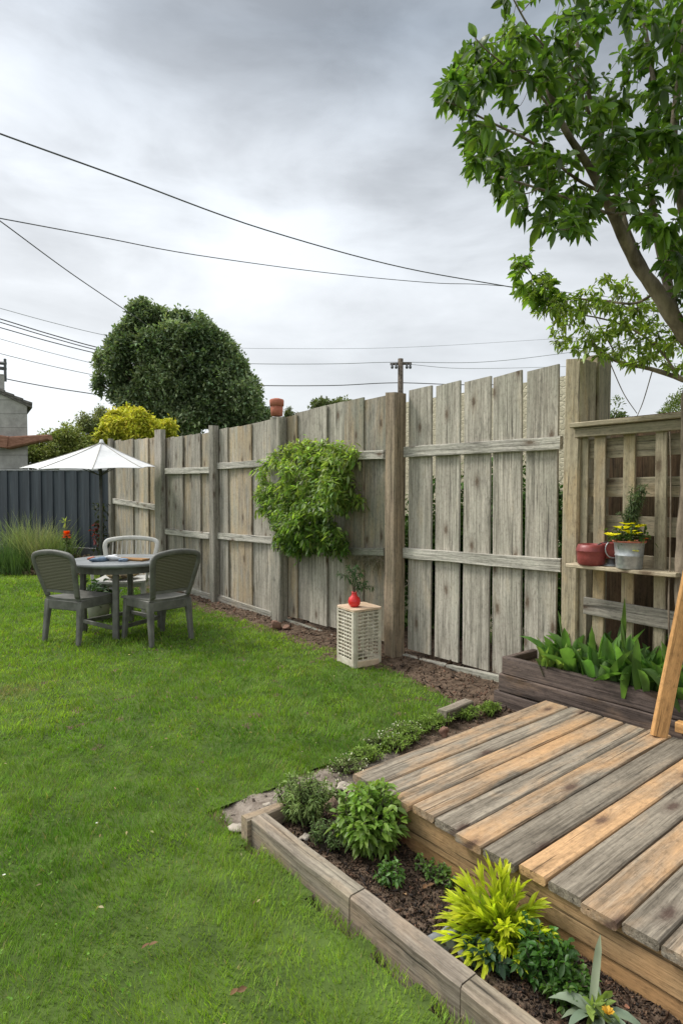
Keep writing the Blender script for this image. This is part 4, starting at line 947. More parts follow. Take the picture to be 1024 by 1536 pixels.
# parasol
pb = PD(152, 820, 8.7); pb[2] = 0
ps = thing('parasol', 'open white parasol on a dark pole behind the table', 'parasol', tuple(pb))
zt = PD(154, 664, 8.7)[2]; ze = PD(150, 701, 8.7)[2]
MB().tube([pb, pb+[0, 0, zt-.03]], .022, 12).build('pole', M['metaldark'], ps, True)
MB().lathe([(0, 0), (.22, 0), (.23, .03), (.20, .06), (.05, .075), (.045, .16), (0, .16)], pb, 24).build('base', M['metaldark'], ps, True)
NR = 8; rings = 9; V = []; F = []; apex = pb+CW(.02, 0)+[0, 0, zt]
cen = pb+CW(-.14, -.02)+[0, 0, ze]; angs = [R(22.5)+k*2*math.pi/NR for k in range(NR)]
rads = [.93]*NR
tips = [cen+CW(math.cos(a)*r_*.98, math.sin(a)*r_*.9, .06*math.sin(a)) for a, r_ in zip(angs, rads)]
sub = 6; ringv = []
for j in range(rings+1):
    t_ = j/rings; row = []
    for k in range(NR):
        for s in range(sub):
            f_ = s/sub; A, B = tips[k], tips[(k+1) % NR]; e = A*(1-f_)+B*f_; e = e-(e-cen)*(.02*math.sin(f_*math.pi)*t_); e[2] += .012*math.sin(f_*math.pi)*t_
            p = apex*(1-t_)+e*t_; sag = (-.045-.03*math.sin(f_*math.pi))*math.sin(t_*math.pi); p[2] += sag*.35; row.append(p)
    V += row
K = NR*sub
for j in range(rings):
    for i in range(K): F.append((j*K+i, (j+1)*K+i, (j+1)*K+(i+1) % K, j*K+(i+1) % K))
n0 = len(V); V = V+[v_-np.array([0, 0, .006]) for v_ in V]; F = F+[tuple(n0+q_ for q_ in f_[::-1]) for f_ in F]+[(rings*K+i, rings*K+(i+1) % K, n0+rings*K+(i+1) % K, n0+rings*K+i) for i in range(K)]
mk('canopy', V, F, M['canvas'], ps)
for k in range(NR):
    pts_ = [apex*(1-t_)+tips[k]*t_+np.array([0, 0, -.045*math.sin(t_*math.pi)*.35-.016]) for t_ in np.linspace(.02, .96, 8)]
    MB().tube(pts_, .008, 6).build('rib', M['metaldark'], ps)
    m_ = pts_[4]; MB().tube([pb+[0, 0, ze-.12], m_], .006, 6).build('strut', M['metaldark'], ps)
for k in range(NR):
    pts_ = [V[j*K+k*sub]+np.array([0, 0, .003]) for j in range(0, rings+1)]
    MB().tube(pts_, .006, 5).build('seam', M['beige'], ps)
MB().lathe([(0, .05), (.02, .045), (.03, .01), (.045, -.01), (0, -.02)], apex, 16).build('finial', M['canvas'], ps, True)

# ================================================================== BLUE FENCE, FAR BED
YBF = 11.27
fa, fb = PD(163.5, 742, 11.1), PD(-90, 742, 12.7); fa[2] = fb[2] = 0; fdv = nrm(fb-fa); fnv = np.array([fdv[1], -fdv[0], 0]); fnv = fnv if fnv@CW(0, -1) > 0 else -fnv; FLn = np.linalg.norm(fb-fa)
bf = thing('slate_fence', 'slate blue painted board fence across the far end of the lawn', 'fence', tuple(fa))
mb = MB(); xx = 0; k = 0
zb = .12
def ftop(t): return 1.835+.065*t/FLn
while xx < FLn+1.2:
    w = .148; p = fa+fdv*(xx+w/2)+fnv*.022*(k % 2); mb.bar(p+[0, 0, zb], p+[0, 0, ftop(xx)], w+.02, .018, fdv, .005); xx += w; k += 1
mb.build('panel', M['bluefence'], bf)
e_ = fa+fdv*(FLn+1.2)
MB().bar(fa+[0, 0, ftop(0)+.012], e_+[0, 0, ftop(FLn+1.2)+.012], .07, .022, fnv, .004).build('capping', M['greystone'], bf)
MB().bar(fa+fnv*.03+[0, 0, .30], e_+fnv*.03+[0, 0, .30], .22, .03, (0, 0, 1), .004).build('plinth', M['metaldark'], bf)
for t_ in (.1, 1.9, 3.6, 5.2): MB().bar(fa+fdv*t_-fnv*.07, fa+fdv*t_-fnv*.07+[0, 0, 1.8], .09, .09, fdv).build('post', M['bluefence'], bf)
# bank of soil at the far end
def bank_z(x, y):
    d = x*FX+y*FY; return -.03+.27*np.clip((d-10.45)/.8, 0, 1)+.06*(vnoise(x, y, 3)-.5)
LL, DD = np.meshgrid(np.arange(-9.5, -3.7, .08), np.arange(10.35, 12.9, .08), indexing='ij'); nx, ny = LL.shape
XX, YY = LL*FY+DD*FX, -LL*FX+DD*FY; kp = XX < 3.69
Vs = np.stack([XX, YY, bank_z(XX, YY)], -1).reshape(-1, 3); ii = np.arange(nx*ny).reshape(nx, ny); kf = kp.ravel()
Fq = np.stack([ii[:-1, :-1], ii[1:, :-1], ii[1:, 1:], ii[:-1, 1:]], -1).reshape(-1, 4); Fq = Fq[kf[Fq].all(1)]
tag(mk('far_bed_soil', Vs, Fq, M['soil'], smooth=True), kind='structure')
gsp = [(6, 10.7, .62, (.05, .09, .03), 'dark green leafy clump of grass at the left edge of the far bed'), (32, 11.0, .92, (.13, .16, .07), 'tall pale arching grass clump left in the far bed'), (60, 10.9, .92, (.17, .18, .09), 'straw-tipped ornamental grass clump in the middle of the far bed'), (86, 10.95, .72, (.12, .16, .06), 'green ornamental grass clump beside the orange flower'), (-30, 10.9, .8, (.1, .14, .05), 'grass clump just outside the left edge of the picture'), (22, 10.6, .5, (.06, .10, .03), 'low dark grass clump in front of the taller grasses')]
for px, d, h, col, lb in gsp:
    p = PD(px, 742, d); z = float(bank_z(p[0], p[1])); p[2] = z
    strap_plant('ornamental_grass', lb, 'grass clump', p, 380, h*1.28, .009, tuple(min(1, q*1.9) for q in col), up=1.35, droop=.5, group='ornamental grasses in the far bed', mat='leafmat', spread=.75, jit=.12, prof=(1, 1, .9, .7, .4, .05))
p = PD(100, 803, 10.55); p0_ = p.copy(); p0_[2] = .1
o = thing('orange_flower', 'single orange-red flower on a leafy stem in the far bed', 'flower', tuple(p0_)); f = Fol(); fg = Fol()
for k in range(4): flower(f, p+[0, 0, .02*k-.03], 12, .085, .045, (.85, .13, .02), .1+.4*k)
MB().tube([p0_, p], .008, 6).build('stem', M['barkdark'], o)
fg.add(p0_+RNG.random((160, 3))*[.1, .1, .6]-[.05, .05, 0], rdir(160, .4), .12, .022, (.11, .16, .06), droop=.4); f.build('petals', M['flower'], o); fg.build('leaves', M['leafmat'], o)
p = PD(98, 776, 10.55); f = Fol(); f.add(np.repeat([p-[0, 0, .08]], 12, 0), rdir(12, 1.4), .12, .02, (.35, .40, .10), droop=.1); tag(f.build('pale_bud', M['leafmat'], loc=tuple(p)), 'pale yellow-green bud above the orange flower', 'bud')
# dry litter in front of the grasses
n = 3000; lt_ = RNG.uniform(-7.5, -4.1, n); dd_ = RNG.uniform(10.45, 11.3, n); x, y = lt_*FY+dd_*FX, -lt_*FX+dd_*FY
crumbs('dry_litter', np.stack([x, y, bank_z(x, y)+.02], -1), .028, [(.20, .13, .08), (.28, .20, .12), (.10, .07, .04), (.14, .12, .06)], 'dry brown leaf litter in front of the far grasses')
# dark climber at the dark corner by the blue fence
p = PD(166, 800, 10.9); o = thing('corner_climber', 'thin dark climber with reddish leaves in the corner of the two fences', 'climber', (3.6, 11.1, 0)); f = Fol()
base = np.array([3.47, 11.0, 0]); zz = RNG.uniform(.2, 1.25, 240); f.add(base+np.stack([RNG.standard_normal(240)*.06, RNG.standard_normal(240)*.05, zz], -1), rdir(240), .08, .04, (.035, .045, .02), droop=.3)
zz = RNG.uniform(.55, .9, 50); f.add(base+np.stack([RNG.standard_normal(50)*.05-.08, RNG.standard_normal(50)*.04, zz], -1), rdir(50), .07, .035, (.20, .035, .03), droop=.3)
f.build('leaves', M['leafmat'], o); MB().tube([base, base+[.03, 0, 1.2]], .012, 6).build('stem', M['barkdark'], o)

# ================================================================== NEIGHBOURING HOUSE
hd = 15.0
h0 = PD(42, 700, hd); h0[2] = 0
rgt = CW(1, 0); fwd = CW(0, 1); hback = nrm(CW(-.62, 1))
hs = thing('stone_house', 'grey block gable wall of a neighbouring house at the left edge', 'house', tuple(h0))
ze1 = PD(42, 609, hd)[2]; zpk = PD(0, 590, hd)[2]; slope = (zpk-ze1)/(42/908*hd)
Wd_ = 5.0
def hp(l, dd, z): return h0+rgt*l+hback*dd+[0, 0, z]
pk = -Wd_/2; zp = ze1+slope*Wd_/2
V = [hp(0, 0, -.1), hp(0, 0, ze1), hp(pk, 0, zp), hp(-Wd_, 0, ze1), hp(-Wd_, 0, -.1)]; V += [v_+hback*6 for v_ in V]
mk('wall', V, [(0, 1, 2, 3, 4), (9, 8, 7, 6, 5), (0, 5, 6, 1), (3, 8, 9, 4)], M['block'], hs)
for xa in (.12, -Wd_-.12):
    za = ze1-slope*.12; r_ = MB(); nt_ = 12
    for i in range(nt_):
        t0, t1 = i/nt_, min(1, (i+1.12)/nt_)
        q_ = [hp(xa*(1-t)+pk*t, dd, za*(1-t)+zp*t+lift) for t, lift in ((t0, .13), (t1, .10)) for dd in (-.12, 6.1)]
        q_ += [v_-[0, 0, .055] for v_ in q_]; r_.add(q_, [(0, 1, 3, 2), (4, 6, 7, 5), (0, 4, 5, 1), (2, 3, 7, 6), (0, 2, 6, 4), (1, 5, 7, 3)])
    q_ = [hp(xa*(1-t)+pk*t, dd, za*(1-t)+zp*t+lift) for t in (0, 1) for dd in (-.08, 6.05) for lift in (.0, .07)]
    r_.add(q_, [(0, 2, 6, 4), (1, 5, 7, 3), (0, 1, 3, 2), (4, 6, 7, 5), (0, 4, 5, 1), (2, 3, 7, 6)]); r_.build('roof', M['roof'], hs)
ca = PD(3, 588, hd+.6); MB().box(tuple(ca-np.array([.24, .24, .4])), tuple(ca+np.array([.02, .24, .42]))).build('chimney', M['block'], hs)
MB().bar(PD(-14, 660, hd-.15), PD(15, 664, hd-.15), .3, .25, (0, 0, 1), .02).bar(PD(12, 664.5, hd-.12), PD(75, 656, hd-.12), .30, .25, (0, 0, 1), .03, w1=.13).build('projecting_beam', M['rust'], hs)
# aerial / insulator bracket left edge
o = thing('aerial_mast', 'dark bracketed aerial mast rising over the house roof at the left edge', 'mast', tuple(PD(7, 590, hd+.6)))
a = PD(8, 572, hd+.6); b_ = PD(7.5, 538, hd+.6); mb = MB().tube([a, b_], .035, 8); mb.build('mast', M['metaldark'], o)
mb = MB()
for yy in (545, 553): mb.tube([PD(-12, yy-2, hd+.6), PD(9, yy, hd+.6)], .045, 6)
mb.build('bracket', M['metaldark'], o)
# low white garden wall behind the blue fence
wl = thing('garden_wall', 'pale rendered wall just visible over the slate fence under the parasol', 'wall', tuple(CW(-5.2, 14)))
a, b_ = PD(92, 700, 13.6), PD(176, 700, 13.6); zt_ = PD(120, 692, 13.6)[2]
MB().bar((a[0], a[1], zt_/2), (b_[0], b_[1], zt_/2), .2, zt_, fwd, .01).build('wall', M['whitewall'], wl)
MB().bar((a[0], a[1], zt_+.03), (b_[0], b_[1], zt_+.03), .26, .05, fwd, .01).build('coping', M['beige'], wl)

# rubble wall and shrubs behind the nearest fence section
rw = thing('rubble_wall', 'yellowish stone wall glimpsed between the boards of the nearest fence panel', 'wall', (5.4, 4, 0))
xa = 5.35
ya, yb = YX(592, xa), YX(856, xa); z1 = PX(700, 588, xa)[2]
MB().box((xa, yb, -.1), (xa+.3, ya, z1)).build('wall', M['rubble'], rw)
def shrub(name, label, cat, c, r, n_, L, Wd, col, col2, group=None, mat='leaffar', trunk=True, lobes=14, seed=0, lr=.45, topheavy=.2, leafclump=7, open_=0.0):
    """tree or shrub: trunk with limbs, crown made of many leaf sprays over irregular lobes"""
    rg = np.random.default_rng(seed+5); c = np.asarray(c, float); r = np.asarray(r, float)
    o = thing(name, label, cat, (c[0], c[1], 0), group); f = Fol(); mb = MB()
    root = np.array([c[0], c[1], -.1]); base_r = max(.03, r[2]*.06)
    mb.tube(spline([root, (root+c)/2+[.05*r[0], 0, 0], c+[0, 0, r[2]*.3]], 12), np.linspace(base_r, base_r*.4, 13), 8)
    per = n_//lobes
    for k in range(lobes):
        d = rg.standard_normal(3); d /= np.linalg.norm(d); d[2] += topheavy*.3
        lc0 = c+d*r*rg.uniform(.35, .72); rr_ = r*lr*rg.uniform(.7, 1.25)
        mb.tube(spline([c-[0, 0, r[2]*.6], (c+lc0)/2, lc0], 6), np.linspace(base_r*.45, base_r*.12, 7), 5)
        m_ = per//leafclump; u_ = rg.standard_normal((m_, 3)); u_ /= np.linalg.norm(u_, axis=1, keepdims=True)
        rad = rg.uniform(.55, 1.05, m_)**.8; rad *= 1+.18*np.sin(u_[:, 0]*7+k)*np.cos(u_[:, 2]*6+k*2)
        Q = lc0+u_*rr_*rad[:, None]
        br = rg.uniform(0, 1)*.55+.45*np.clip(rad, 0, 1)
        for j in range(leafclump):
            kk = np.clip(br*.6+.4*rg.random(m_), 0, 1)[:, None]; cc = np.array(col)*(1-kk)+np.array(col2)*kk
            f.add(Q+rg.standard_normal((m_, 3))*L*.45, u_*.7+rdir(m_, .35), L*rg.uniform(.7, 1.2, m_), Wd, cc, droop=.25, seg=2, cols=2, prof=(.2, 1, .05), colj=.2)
    f.build('crown', M[mat], o); mb.build('trunk', M['barkdark'], o, True); return o
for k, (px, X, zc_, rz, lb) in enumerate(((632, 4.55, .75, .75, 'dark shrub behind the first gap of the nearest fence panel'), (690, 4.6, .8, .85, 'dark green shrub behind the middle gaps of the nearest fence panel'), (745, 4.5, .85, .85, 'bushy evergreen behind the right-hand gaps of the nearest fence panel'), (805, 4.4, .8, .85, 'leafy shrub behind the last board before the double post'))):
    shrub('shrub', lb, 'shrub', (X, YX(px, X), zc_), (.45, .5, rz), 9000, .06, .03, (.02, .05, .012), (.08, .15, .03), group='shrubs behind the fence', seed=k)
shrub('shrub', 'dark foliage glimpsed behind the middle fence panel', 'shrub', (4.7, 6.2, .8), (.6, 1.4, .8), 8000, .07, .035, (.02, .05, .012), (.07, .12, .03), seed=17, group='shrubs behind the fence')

# ================================================================== TREES BEYOND
def crown_at(px0, px1, py0, py1, d, depth=None):
    a, b_ = PD(px0, py1, d), PD(px1, py0, d); c = (a+b_)/2; rx = np.linalg.norm((b_-a)[:2])/2; rz = (b_[2]-a[2])/2
    return c, rx, rz
def far_tree(name, label, cat, px0, px1, py0, py1, d, n_, L, Wd, col, col2, seed, lobes=26, lr=.36, **kw):
    c, rx, rz = crown_at(px0, px1, py0, py1, d); return shrub(name, label, cat, c, (rx, rx, rz), n_, L, Wd, col, col2, seed=seed, lobes=lobes, lr=lr, **kw)
# big dark tree: taller left shoulder, sloping to the right
o = thing('broadleaf_tree', 'large dark green tree standing beyond the fence', 'tree', tuple(PD(280, 760, 22)*[1, 1, 0]))
f = Fol(); mb = MB(); rg = np.random.default_rng(3); root = PD(275, 760, 22); root[2] = -.1
def tz2(px, py, dd=0): return PD(px, py, 22+dd)
mb.tube(spline([root, tz2(272, 660), tz2(265, 560)], 10), np.linspace(.28, .10, 11), 8)
lobs = [(215, 482, 18), (190, 520, 20), (185, 565, 26), (175, 548, 18), (225, 520, 30), (232, 560, 34), (262, 500, 24), (262, 540, 32), (298, 505, 22), (300, 545, 34), (325, 530, 24), (338, 570, 32), (352, 550, 18), (362, 595, 28), (377, 615, 20), (285, 590, 38), (240, 600, 36), (200, 600, 26), (320, 610, 34), (350, 635, 30), (275, 630, 34), (180, 590, 18), (385, 632, 14), (213, 462, 9), (243, 476, 12), (275, 480, 12), (310, 492, 10), (365, 572, 14), (205, 470, 8), (332, 510, 10), (190, 497, 10), (345, 527, 10)]
rim = [(150, 560), (153, 530), (165, 505), (180, 492), (190, 475), (203, 460), (213, 448), (225, 462), (238, 458), (248, 468), (262, 466), (272, 470), (285, 482), (298, 478), (308, 486), (320, 492), (333, 505), (345, 512), (355, 528), (366, 545), (376, 562), (384, 580), (390, 600), (400, 622)]
for q_, (px, py) in enumerate(rim):
    h_ = rg.uniform(-5, 7) if q_ % 2 else rg.uniform(4, 9); jx_ = rg.uniform(-4, 4)
    for z_ in range(4): lobs.append((px+jx_+rg.uniform(-1, 1), py+h_+z_*5, 2.0+z_*1.5))
for i, (px, py, rp) in enumerate(lobs):
    for dd in (rg.uniform(-1.2, -.3), rg.uniform(.3, 1.5)):
        c = tz2(px, py, dd if rp > 15 else dd*.4); rr_ = rp/908*22*(.80 if rp > 7.9 else .95)
        mb.tube(spline([tz2(272, 640), (tz2(272, 640)+c)/2+[0, 0, -.1], c], 6), np.linspace(.08, .02, 7), 5)
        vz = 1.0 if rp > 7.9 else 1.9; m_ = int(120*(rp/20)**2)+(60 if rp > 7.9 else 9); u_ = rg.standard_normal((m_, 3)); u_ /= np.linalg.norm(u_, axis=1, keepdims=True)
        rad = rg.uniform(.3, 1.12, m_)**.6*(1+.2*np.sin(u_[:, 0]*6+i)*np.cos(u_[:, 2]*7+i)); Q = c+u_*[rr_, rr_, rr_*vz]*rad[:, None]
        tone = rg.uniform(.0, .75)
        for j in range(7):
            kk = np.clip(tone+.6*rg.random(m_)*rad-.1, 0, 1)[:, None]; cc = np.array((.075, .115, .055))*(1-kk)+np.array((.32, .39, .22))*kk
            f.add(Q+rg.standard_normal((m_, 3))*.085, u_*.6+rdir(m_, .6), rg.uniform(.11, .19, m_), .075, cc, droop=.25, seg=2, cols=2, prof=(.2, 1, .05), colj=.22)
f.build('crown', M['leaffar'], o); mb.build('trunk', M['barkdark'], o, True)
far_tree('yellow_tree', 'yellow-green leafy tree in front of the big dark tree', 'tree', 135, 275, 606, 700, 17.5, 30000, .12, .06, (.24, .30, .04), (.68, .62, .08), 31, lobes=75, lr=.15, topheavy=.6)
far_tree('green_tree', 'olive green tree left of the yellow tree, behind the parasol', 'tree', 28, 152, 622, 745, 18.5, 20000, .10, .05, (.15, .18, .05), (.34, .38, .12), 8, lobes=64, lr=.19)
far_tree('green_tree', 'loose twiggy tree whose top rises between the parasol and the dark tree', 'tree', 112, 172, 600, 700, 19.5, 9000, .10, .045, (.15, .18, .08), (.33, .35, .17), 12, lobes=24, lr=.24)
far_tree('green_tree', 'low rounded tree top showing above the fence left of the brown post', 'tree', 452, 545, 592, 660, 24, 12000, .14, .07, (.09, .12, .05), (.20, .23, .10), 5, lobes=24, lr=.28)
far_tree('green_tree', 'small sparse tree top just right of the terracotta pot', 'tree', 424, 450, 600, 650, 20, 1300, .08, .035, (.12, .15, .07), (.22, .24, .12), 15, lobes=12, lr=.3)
far_tree('green_shrub', 'thin twiggy shrub above the lattice cap right of the double post', 'shrub', 898, 950, 600, 720, 6.2, 2200, .045, .018, (.07, .11, .03), (.16, .21, .07), 22, lobes=16, lr=.35)
# round mossy mound (clipped hedge) right
c = PD(1040, 690, 9); hm = thing('clipped_hedge', 'smooth rounded olive green clipped hedge above the lattice at the right edge', 'hedge', (c[0], c[1], 0)); f = Fol()
n_ = 26000; u_ = rdir(n_, .4); u_[:, 2] = np.abs(u_[:, 2]); Q = np.array([c[0], c[1], .2])+u_*np.array([.95, .95, PD(1040, 588, 9)[2]-.2])*(1+.02*RNG.standard_normal((n_, 1)))
f.add(Q, u_+rdir(n_)*.7, .035, .02, (.15, .19, .06), droop=.2, seg=2, cols=2, prof=(.3, 1, .05)); f.build('crown', M['leaffar'], hm)
MB().tube([(c[0], c[1], -.1), (c[0], c[1], 2.3)], .12, 8).build('trunk', M['barkdark'], hm)
# red item glimpsed above the cap
p = PD(957, 634, 6); o = thing('red_roof_tile', 'small red ridge peeping over the lattice cap', 'roof', (p[0], p[1], 0))
MB().bar(p+CW(-.16, 0, -.02), p+CW(.16, 0, .03), .2, .07, fwd, .01).build('ridge', M['redpan'], o); MB().box((p[0]-.1, p[1]-.1, -.05), (p[0]+.1, p[1]+.1, p[2]-.03)).build('wall', M['brownwall'], o)

# ================================================================== UTILITY POLE AND CABLES
up0 = PD(600, 742, 26); up0[2] = 0
upo = thing('utility_pole', 'wooden utility pole with a short crossarm above the fence', 'utility pole', tuple(up0))
ztop = PD(600, 538, 26)[2]; MB().tube([up0, (up0[0], up0[1], ztop)], [.14, .115], 12).build('pole', M['barkdark'], upo, True)
a, b_ = PD(585, 546, 26), PD(617, 545, 26); MB().bar(a, b_, .09, .09, (0, 0, 1)).build('crossarm', M['barkdark'], upo)
for q_ in (588, 594, 610, 615):
    p = PD(q_, 549, 26-.1); MB().lathe([(0, -.12), (.05, -.10), (.07, -.02), (.03, .0), (.06, .05), (.03, .1), (0, .1)], p, 10).build('insulator', M['metaldark'], upo, True)
def cable(pts, r, label, mat='wire', group=None, k=40, name='overhead_cable'):
    P = spline([PD(*p) for p in pts], k); o = mk(name, *tube_(P, r, 6)[:2], M[mat], loc=tuple(P[0]), smooth=True); return tag(o, label, 'cable', group)
g_ = 'cables crossing the sky'
cable([(-60, 176, 8), (0, 200, 8.5), (180, 265, 11), (400, 345, 16), (600, 400, 21), (765, 430, 25), (1000, 470, 32)], np.linspace(.010, .022, 41), 'thickest black cable sweeping from the upper left edge down to the tree', group=g_)
cable([(-60, 316, 9), (0, 327, 9.5), (150, 355, 12), (300, 383, 15), (500, 410, 20), (650, 424, 23), (765, 429.5, 25), (1000, 455, 32)], np.linspace(.008, .014, 41), 'thinner black cable below the thickest one, meeting it at the tree', group=g_)
cable([(-50, 297, 9), (0, 331, 10), (110, 412, 14), (207, 478, 20), (235, 500, 22)], np.linspace(.008, .015, 41), 'steep cable dropping from the left edge into the top of the dark tree', group=g_)
for (ya_, yb_, r_, m_, lb) in ((462, 503, .010, 'wirepale', 'faint topmost cable left of the dark tree'), (478, 524, .020, 'wire', 'upper strand of the cable bundle left of the dark tree'), (483, 528, .018, 'wire', 'middle strand of the cable bundle left of the dark tree'), (491, 533, .018, 'wire', 'lower strand of the cable bundle left of the dark tree'), (508, 549, .010, 'wirepale', 'pale cable below the bundle left of the dark tree'), (530, 566, .012, 'wirepale', 'second pale cable below the bundle left of the dark tree'), (566, 594, .018, 'wire', 'lowest dark cable left of the dark tree')):
    cable([(-60, ya_-17, 21), (0, ya_, 22), (80, (ya_+yb_)/2+1.5, 23), (160, yb_, 24), (260, yb_+18, 25)], r_, lb, m_, g_)
cable([(300, 574, 25), (385, 578, 25.5), (500, 578, 26), (596, 574, 26), (720, 577, 27), (900, 572, 30)], .018, 'dark cable running level just above the fence past the utility pole', 'wire', g_)
cable([(300, 542, 25), (385, 545.5, 25.5), (500, 545.5, 26), (592, 543, 26), (720, 543, 28), (835, 531, 30), (980, 510, 34)], .012, 'pale cable running through the crossarm of the utility pole', 'wirepale', g_)
cable([(300, 520, 30), (400, 522.5, 31), (600, 521, 33), (830, 508, 36), (980, 498, 38)], .008, 'faintest cable, high above the utility pole crossarm', 'wirepale', g_)
cable([(612, 546, 26), (680, 552, 28), (760, 552, 30), (900, 548, 34)], .010, 'thin pale cable leaving the utility pole to the right', 'wirepale', g_)

# ================================================================== OVERHANGING TREE (near, right)
nt_o = thing('overhanging_tree', 'near broad-leaved tree leaning in over the deck from the right', 'tree', (3.55, .55, .24))
D0 = 2.95
def N(px, py, d=D0): return PD(px, py, d)
sk = []; mbT = MB()
def limb(pts, r0, r1, k=22, name=None):
    P = spline(pts, k); rr_ = np.linspace(r0*.72, r1, k+1)*(1+.05*np.sin(np.arange(k+1)*2.1)); mbT.tube(P, rr_, 10)
    for p, r_ in zip(P, rr_): sk.append((p, r_))
    return P
limb([(3.55, .55, .15), (3.48, .66, .8), (3.36, .86, 1.5), N(1060, 545), N(1012, 480), N(985, 437), N(955, 395), N(930, 345, 2.9), N(905, 290, 2.85), N(880, 245, 2.8), N(845, 190, 2.7), N(820, 130, 2.65)], .075, .010, 40)
limb([N(985, 437), N(965, 400, 3.05), N(942, 350, 3.1), N(925, 290, 3.15), N(905, 220, 3.15), N(880, 130, 3.1), N(860, 40, 3.1)], .028, .008)
limb([N(1012, 480), N(1000, 420, 3.05), N(985, 350, 3.1), N(975, 270, 3.1), N(985, 180, 3.1), N(975, 90, 3.1), N(960, 0, 3.1)], .036, .008)
limb([N(1030, 505), N(1040, 400, 2.8), N(1020, 300, 2.75), N(1010, 200, 2.7), N(1020, 100, 2.7), N(1030, -20, 2.7)], .034, .010)
limb([N(1060, 545), N(1100, 420, 2.9), N(1120, 280, 2.9), N(1110, 120, 2.9), N(1120, -40, 2.9)], .035, .010)
limb([N(1000, 350, 3.05), N(960, 320, 2.9), N(915, 320, 2.75), N(860, 300, 2.65), N(800, 280, 2.6), N(750, 265, 2.6)], .012, .004)
limb([N(905, 290, 2.85), N(860, 265, 2.7), N(800, 215, 2.6), N(740, 185, 2.55), N(690, 160, 2.5), N(664, 150, 2.5)], .011, .002)
limb([N(845, 190, 2.7), N(800, 130, 2.6), N(760, 100, 2.55), N(730, 75, 2.5), N(712, 56, 2.5)], .009, .002)
limb([N(905, 220, 3.15), N(860, 120, 2.9), N(800, 50, 2.8), N(760, -20, 2.7)], .011, .003)
# low branch over the double post and the lower spray
limb([(3.36, .86, 1.5), N(1065, 590, 3.1), N(1020, 568, 3.2), N(975, 553, 3.3), N(930, 543, 3.35), N(900, 528, 3.4), N(885, 505, 3.4)], .024, .006)
limb([N(985, 437), N(950, 455, 3.15), N(900, 450, 3.3), N(850, 445, 3.4), N(810, 425, 3.4), N(785, 395, 3.4)], .011, .003)
limb([N(1020, 568, 3.2), N(985, 520, 3.3), N(940, 490, 3.4), N(890, 475, 3.4), N(840, 470, 3.4)], .010, .003)
limb([N(930, 543, 3.35), N(900, 490, 3.4), N(880, 450, 3.45)], .006, .002)
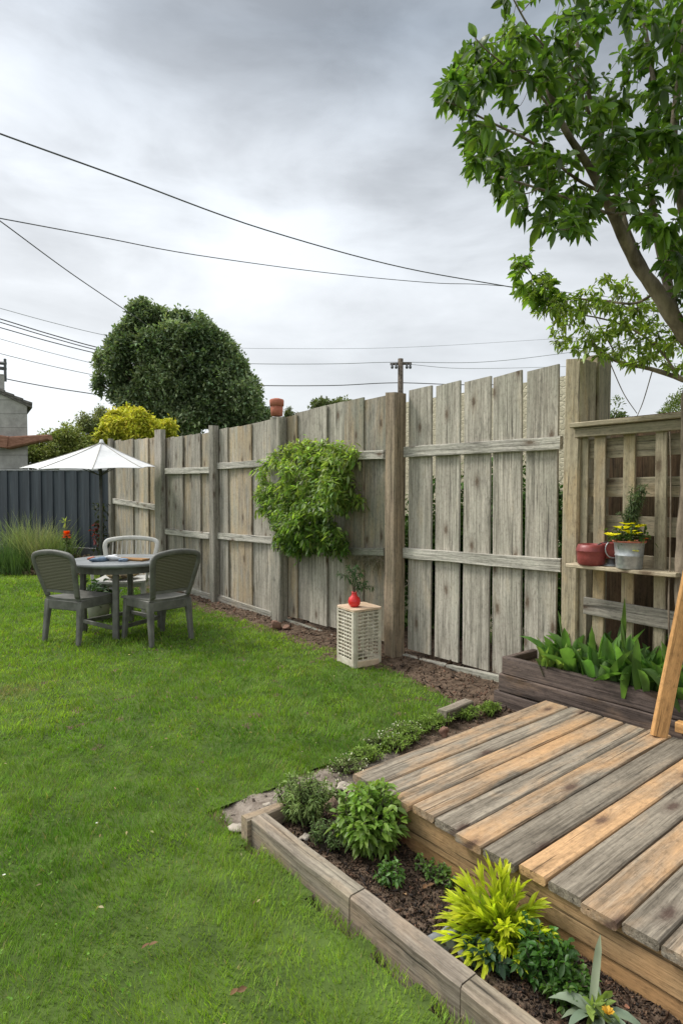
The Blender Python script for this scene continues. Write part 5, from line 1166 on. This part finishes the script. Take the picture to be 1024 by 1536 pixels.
# bare thin twigs below the low branch
limb([N(915, 545, 3.4), N(935, 590, 3.4), N(955, 620, 3.4)], .004, .002, 10); limb([N(978, 556, 3.3), N(965, 600, 3.4), N(955, 625, 3.4)], .004, .002, 10)
mainP = [(655, 150), (690, 70), (712, 48), (745, 95), (752, 0), (770, -70), (1260, -90), (1260, 470), (1060, 520), (1010, 440), (980, 380), (945, 300), (930, 330), (905, 355), (880, 345), (845, 350), (800, 345), (775, 312), (745, 295), (700, 245), (690, 200)]
lowP = [(765, 390), (790, 375), (812, 400), (835, 440), (870, 435), (925, 400), (960, 430), (1000, 480), (1060, 560), (960, 552), (880, 535), (830, 515), (800, 470), (775, 450)]
SKP = [p for p, _ in sk]; SKR = [r for _, r in sk]
def grow(poly, nt_, dlo, dhi, leafL, leafW, c1, c2, nl, hole=.38, seed=1):
    rg = np.random.default_rng(seed); T = []
    xs = [p[0] for p in poly]; ys_ = [p[1] for p in poly]
    while len(T) < nt_:
        px, py = rg.uniform(min(xs), max(xs)), rg.uniform(min(ys_), max(ys_))
        if not inpoly(np.array([px]), np.array([py]), poly)[0]: continue
        if vnoise(px, py, 1/34) < hole and rg.random() < .85: continue
        T.append(N(px, py, rg.uniform(dlo, dhi)))
    A = np.array(SKP); B = list(SKR)
    T.sort(key=lambda p: np.min(np.linalg.norm(A-p, axis=1)))
    f = Fol()
    for p in T:
        A_ = np.array(SKP); dist = np.linalg.norm(A_-p, axis=1)+np.where(A_[:, 2] > p[2]+.05, .12, 0); i = int(np.argmin(dist)); s = A_[i]; L = np.linalg.norm(p-s)
        if L < .02: continue
        mid = (s+p)/2+rg.standard_normal(3)*L*.10+[0, 0, -.05*L]; P = spline([s, mid, p], 8); r0 = min(SKR[i]*.7, .0025+.010*L)
        mbT.tube(P, np.linspace(r0, .0013, 9), 5, False)
        for q in P[2:]: SKP.append(q); SKR.append(max(.0015, r0*.6))
        dirt = nrm(p-mid); n_ = nl
        tt = rg.random(n_)**.7*.7+.3; idx = tt*7.99; i0 = idx.astype(int); fr = (idx-i0)[:, None]; Q = P[i0]*(1-fr)+P[i0+1]*fr
        mask = dist.min() if False else None
        k_ = np.clip(rg.random()*.6+rg.random(n_)*.4, 0, 1)[:, None]; cc = np.array(c1)*(1-k_)+np.array(c2)*k_
        ls = leafL*rg.uniform(.8, 1.25)*rg.uniform(.45, 1.2, n_)
        f.add(Q, rdir(n_, -.35)+dirt*.45, ls, ls*leafW*rg.uniform(.8, 1.2, n_), cc, droop=rg.uniform(.0, .6, n_), seg=5, cols=3, prof=(.06, .62, .96, 1, .66, .03), fold=rg.uniform(.1, .6), colj=.2, up=rdir(n_, .9))
        f.add(np.repeat([p], 2, 0), rdir(2, .2)*.7+dirt, leafL*.7, leafL*.7*leafW, cc[:2]*1.15, droop=.3, seg=5, cols=3, prof=(.06, .62, .96, 1, .66, .03), fold=.4, colj=.16)
    return f
f1_ = grow(mainP, 1250, 2.35, 3.4, .066, .40, (.042, .092, .014), (.15, .245, .04), 8, hole=.37, seed=4)
f1_.build('foliage', M['leaf'], nt_o)
f2_ = grow(lowP, 330, 3.05, 3.7, .040, .34, (.13, .20, .03), (.32, .42, .08), 9, hole=.34, seed=5)
f2_.build('foliage', M['leaf'], nt_o)
f3_ = grow([(764, 400), (775, 372), (800, 378), (830, 420), (845, 455), (820, 470), (785, 450)], 34, 3.2, 3.5, .062, .42, (.09, .17, .02), (.24, .36, .06), 9, hole=.0, seed=9)
f3_.build('foliage', M['leaf'], nt_o)
mbT.build('trunk', M['bark'], nt_o, True)
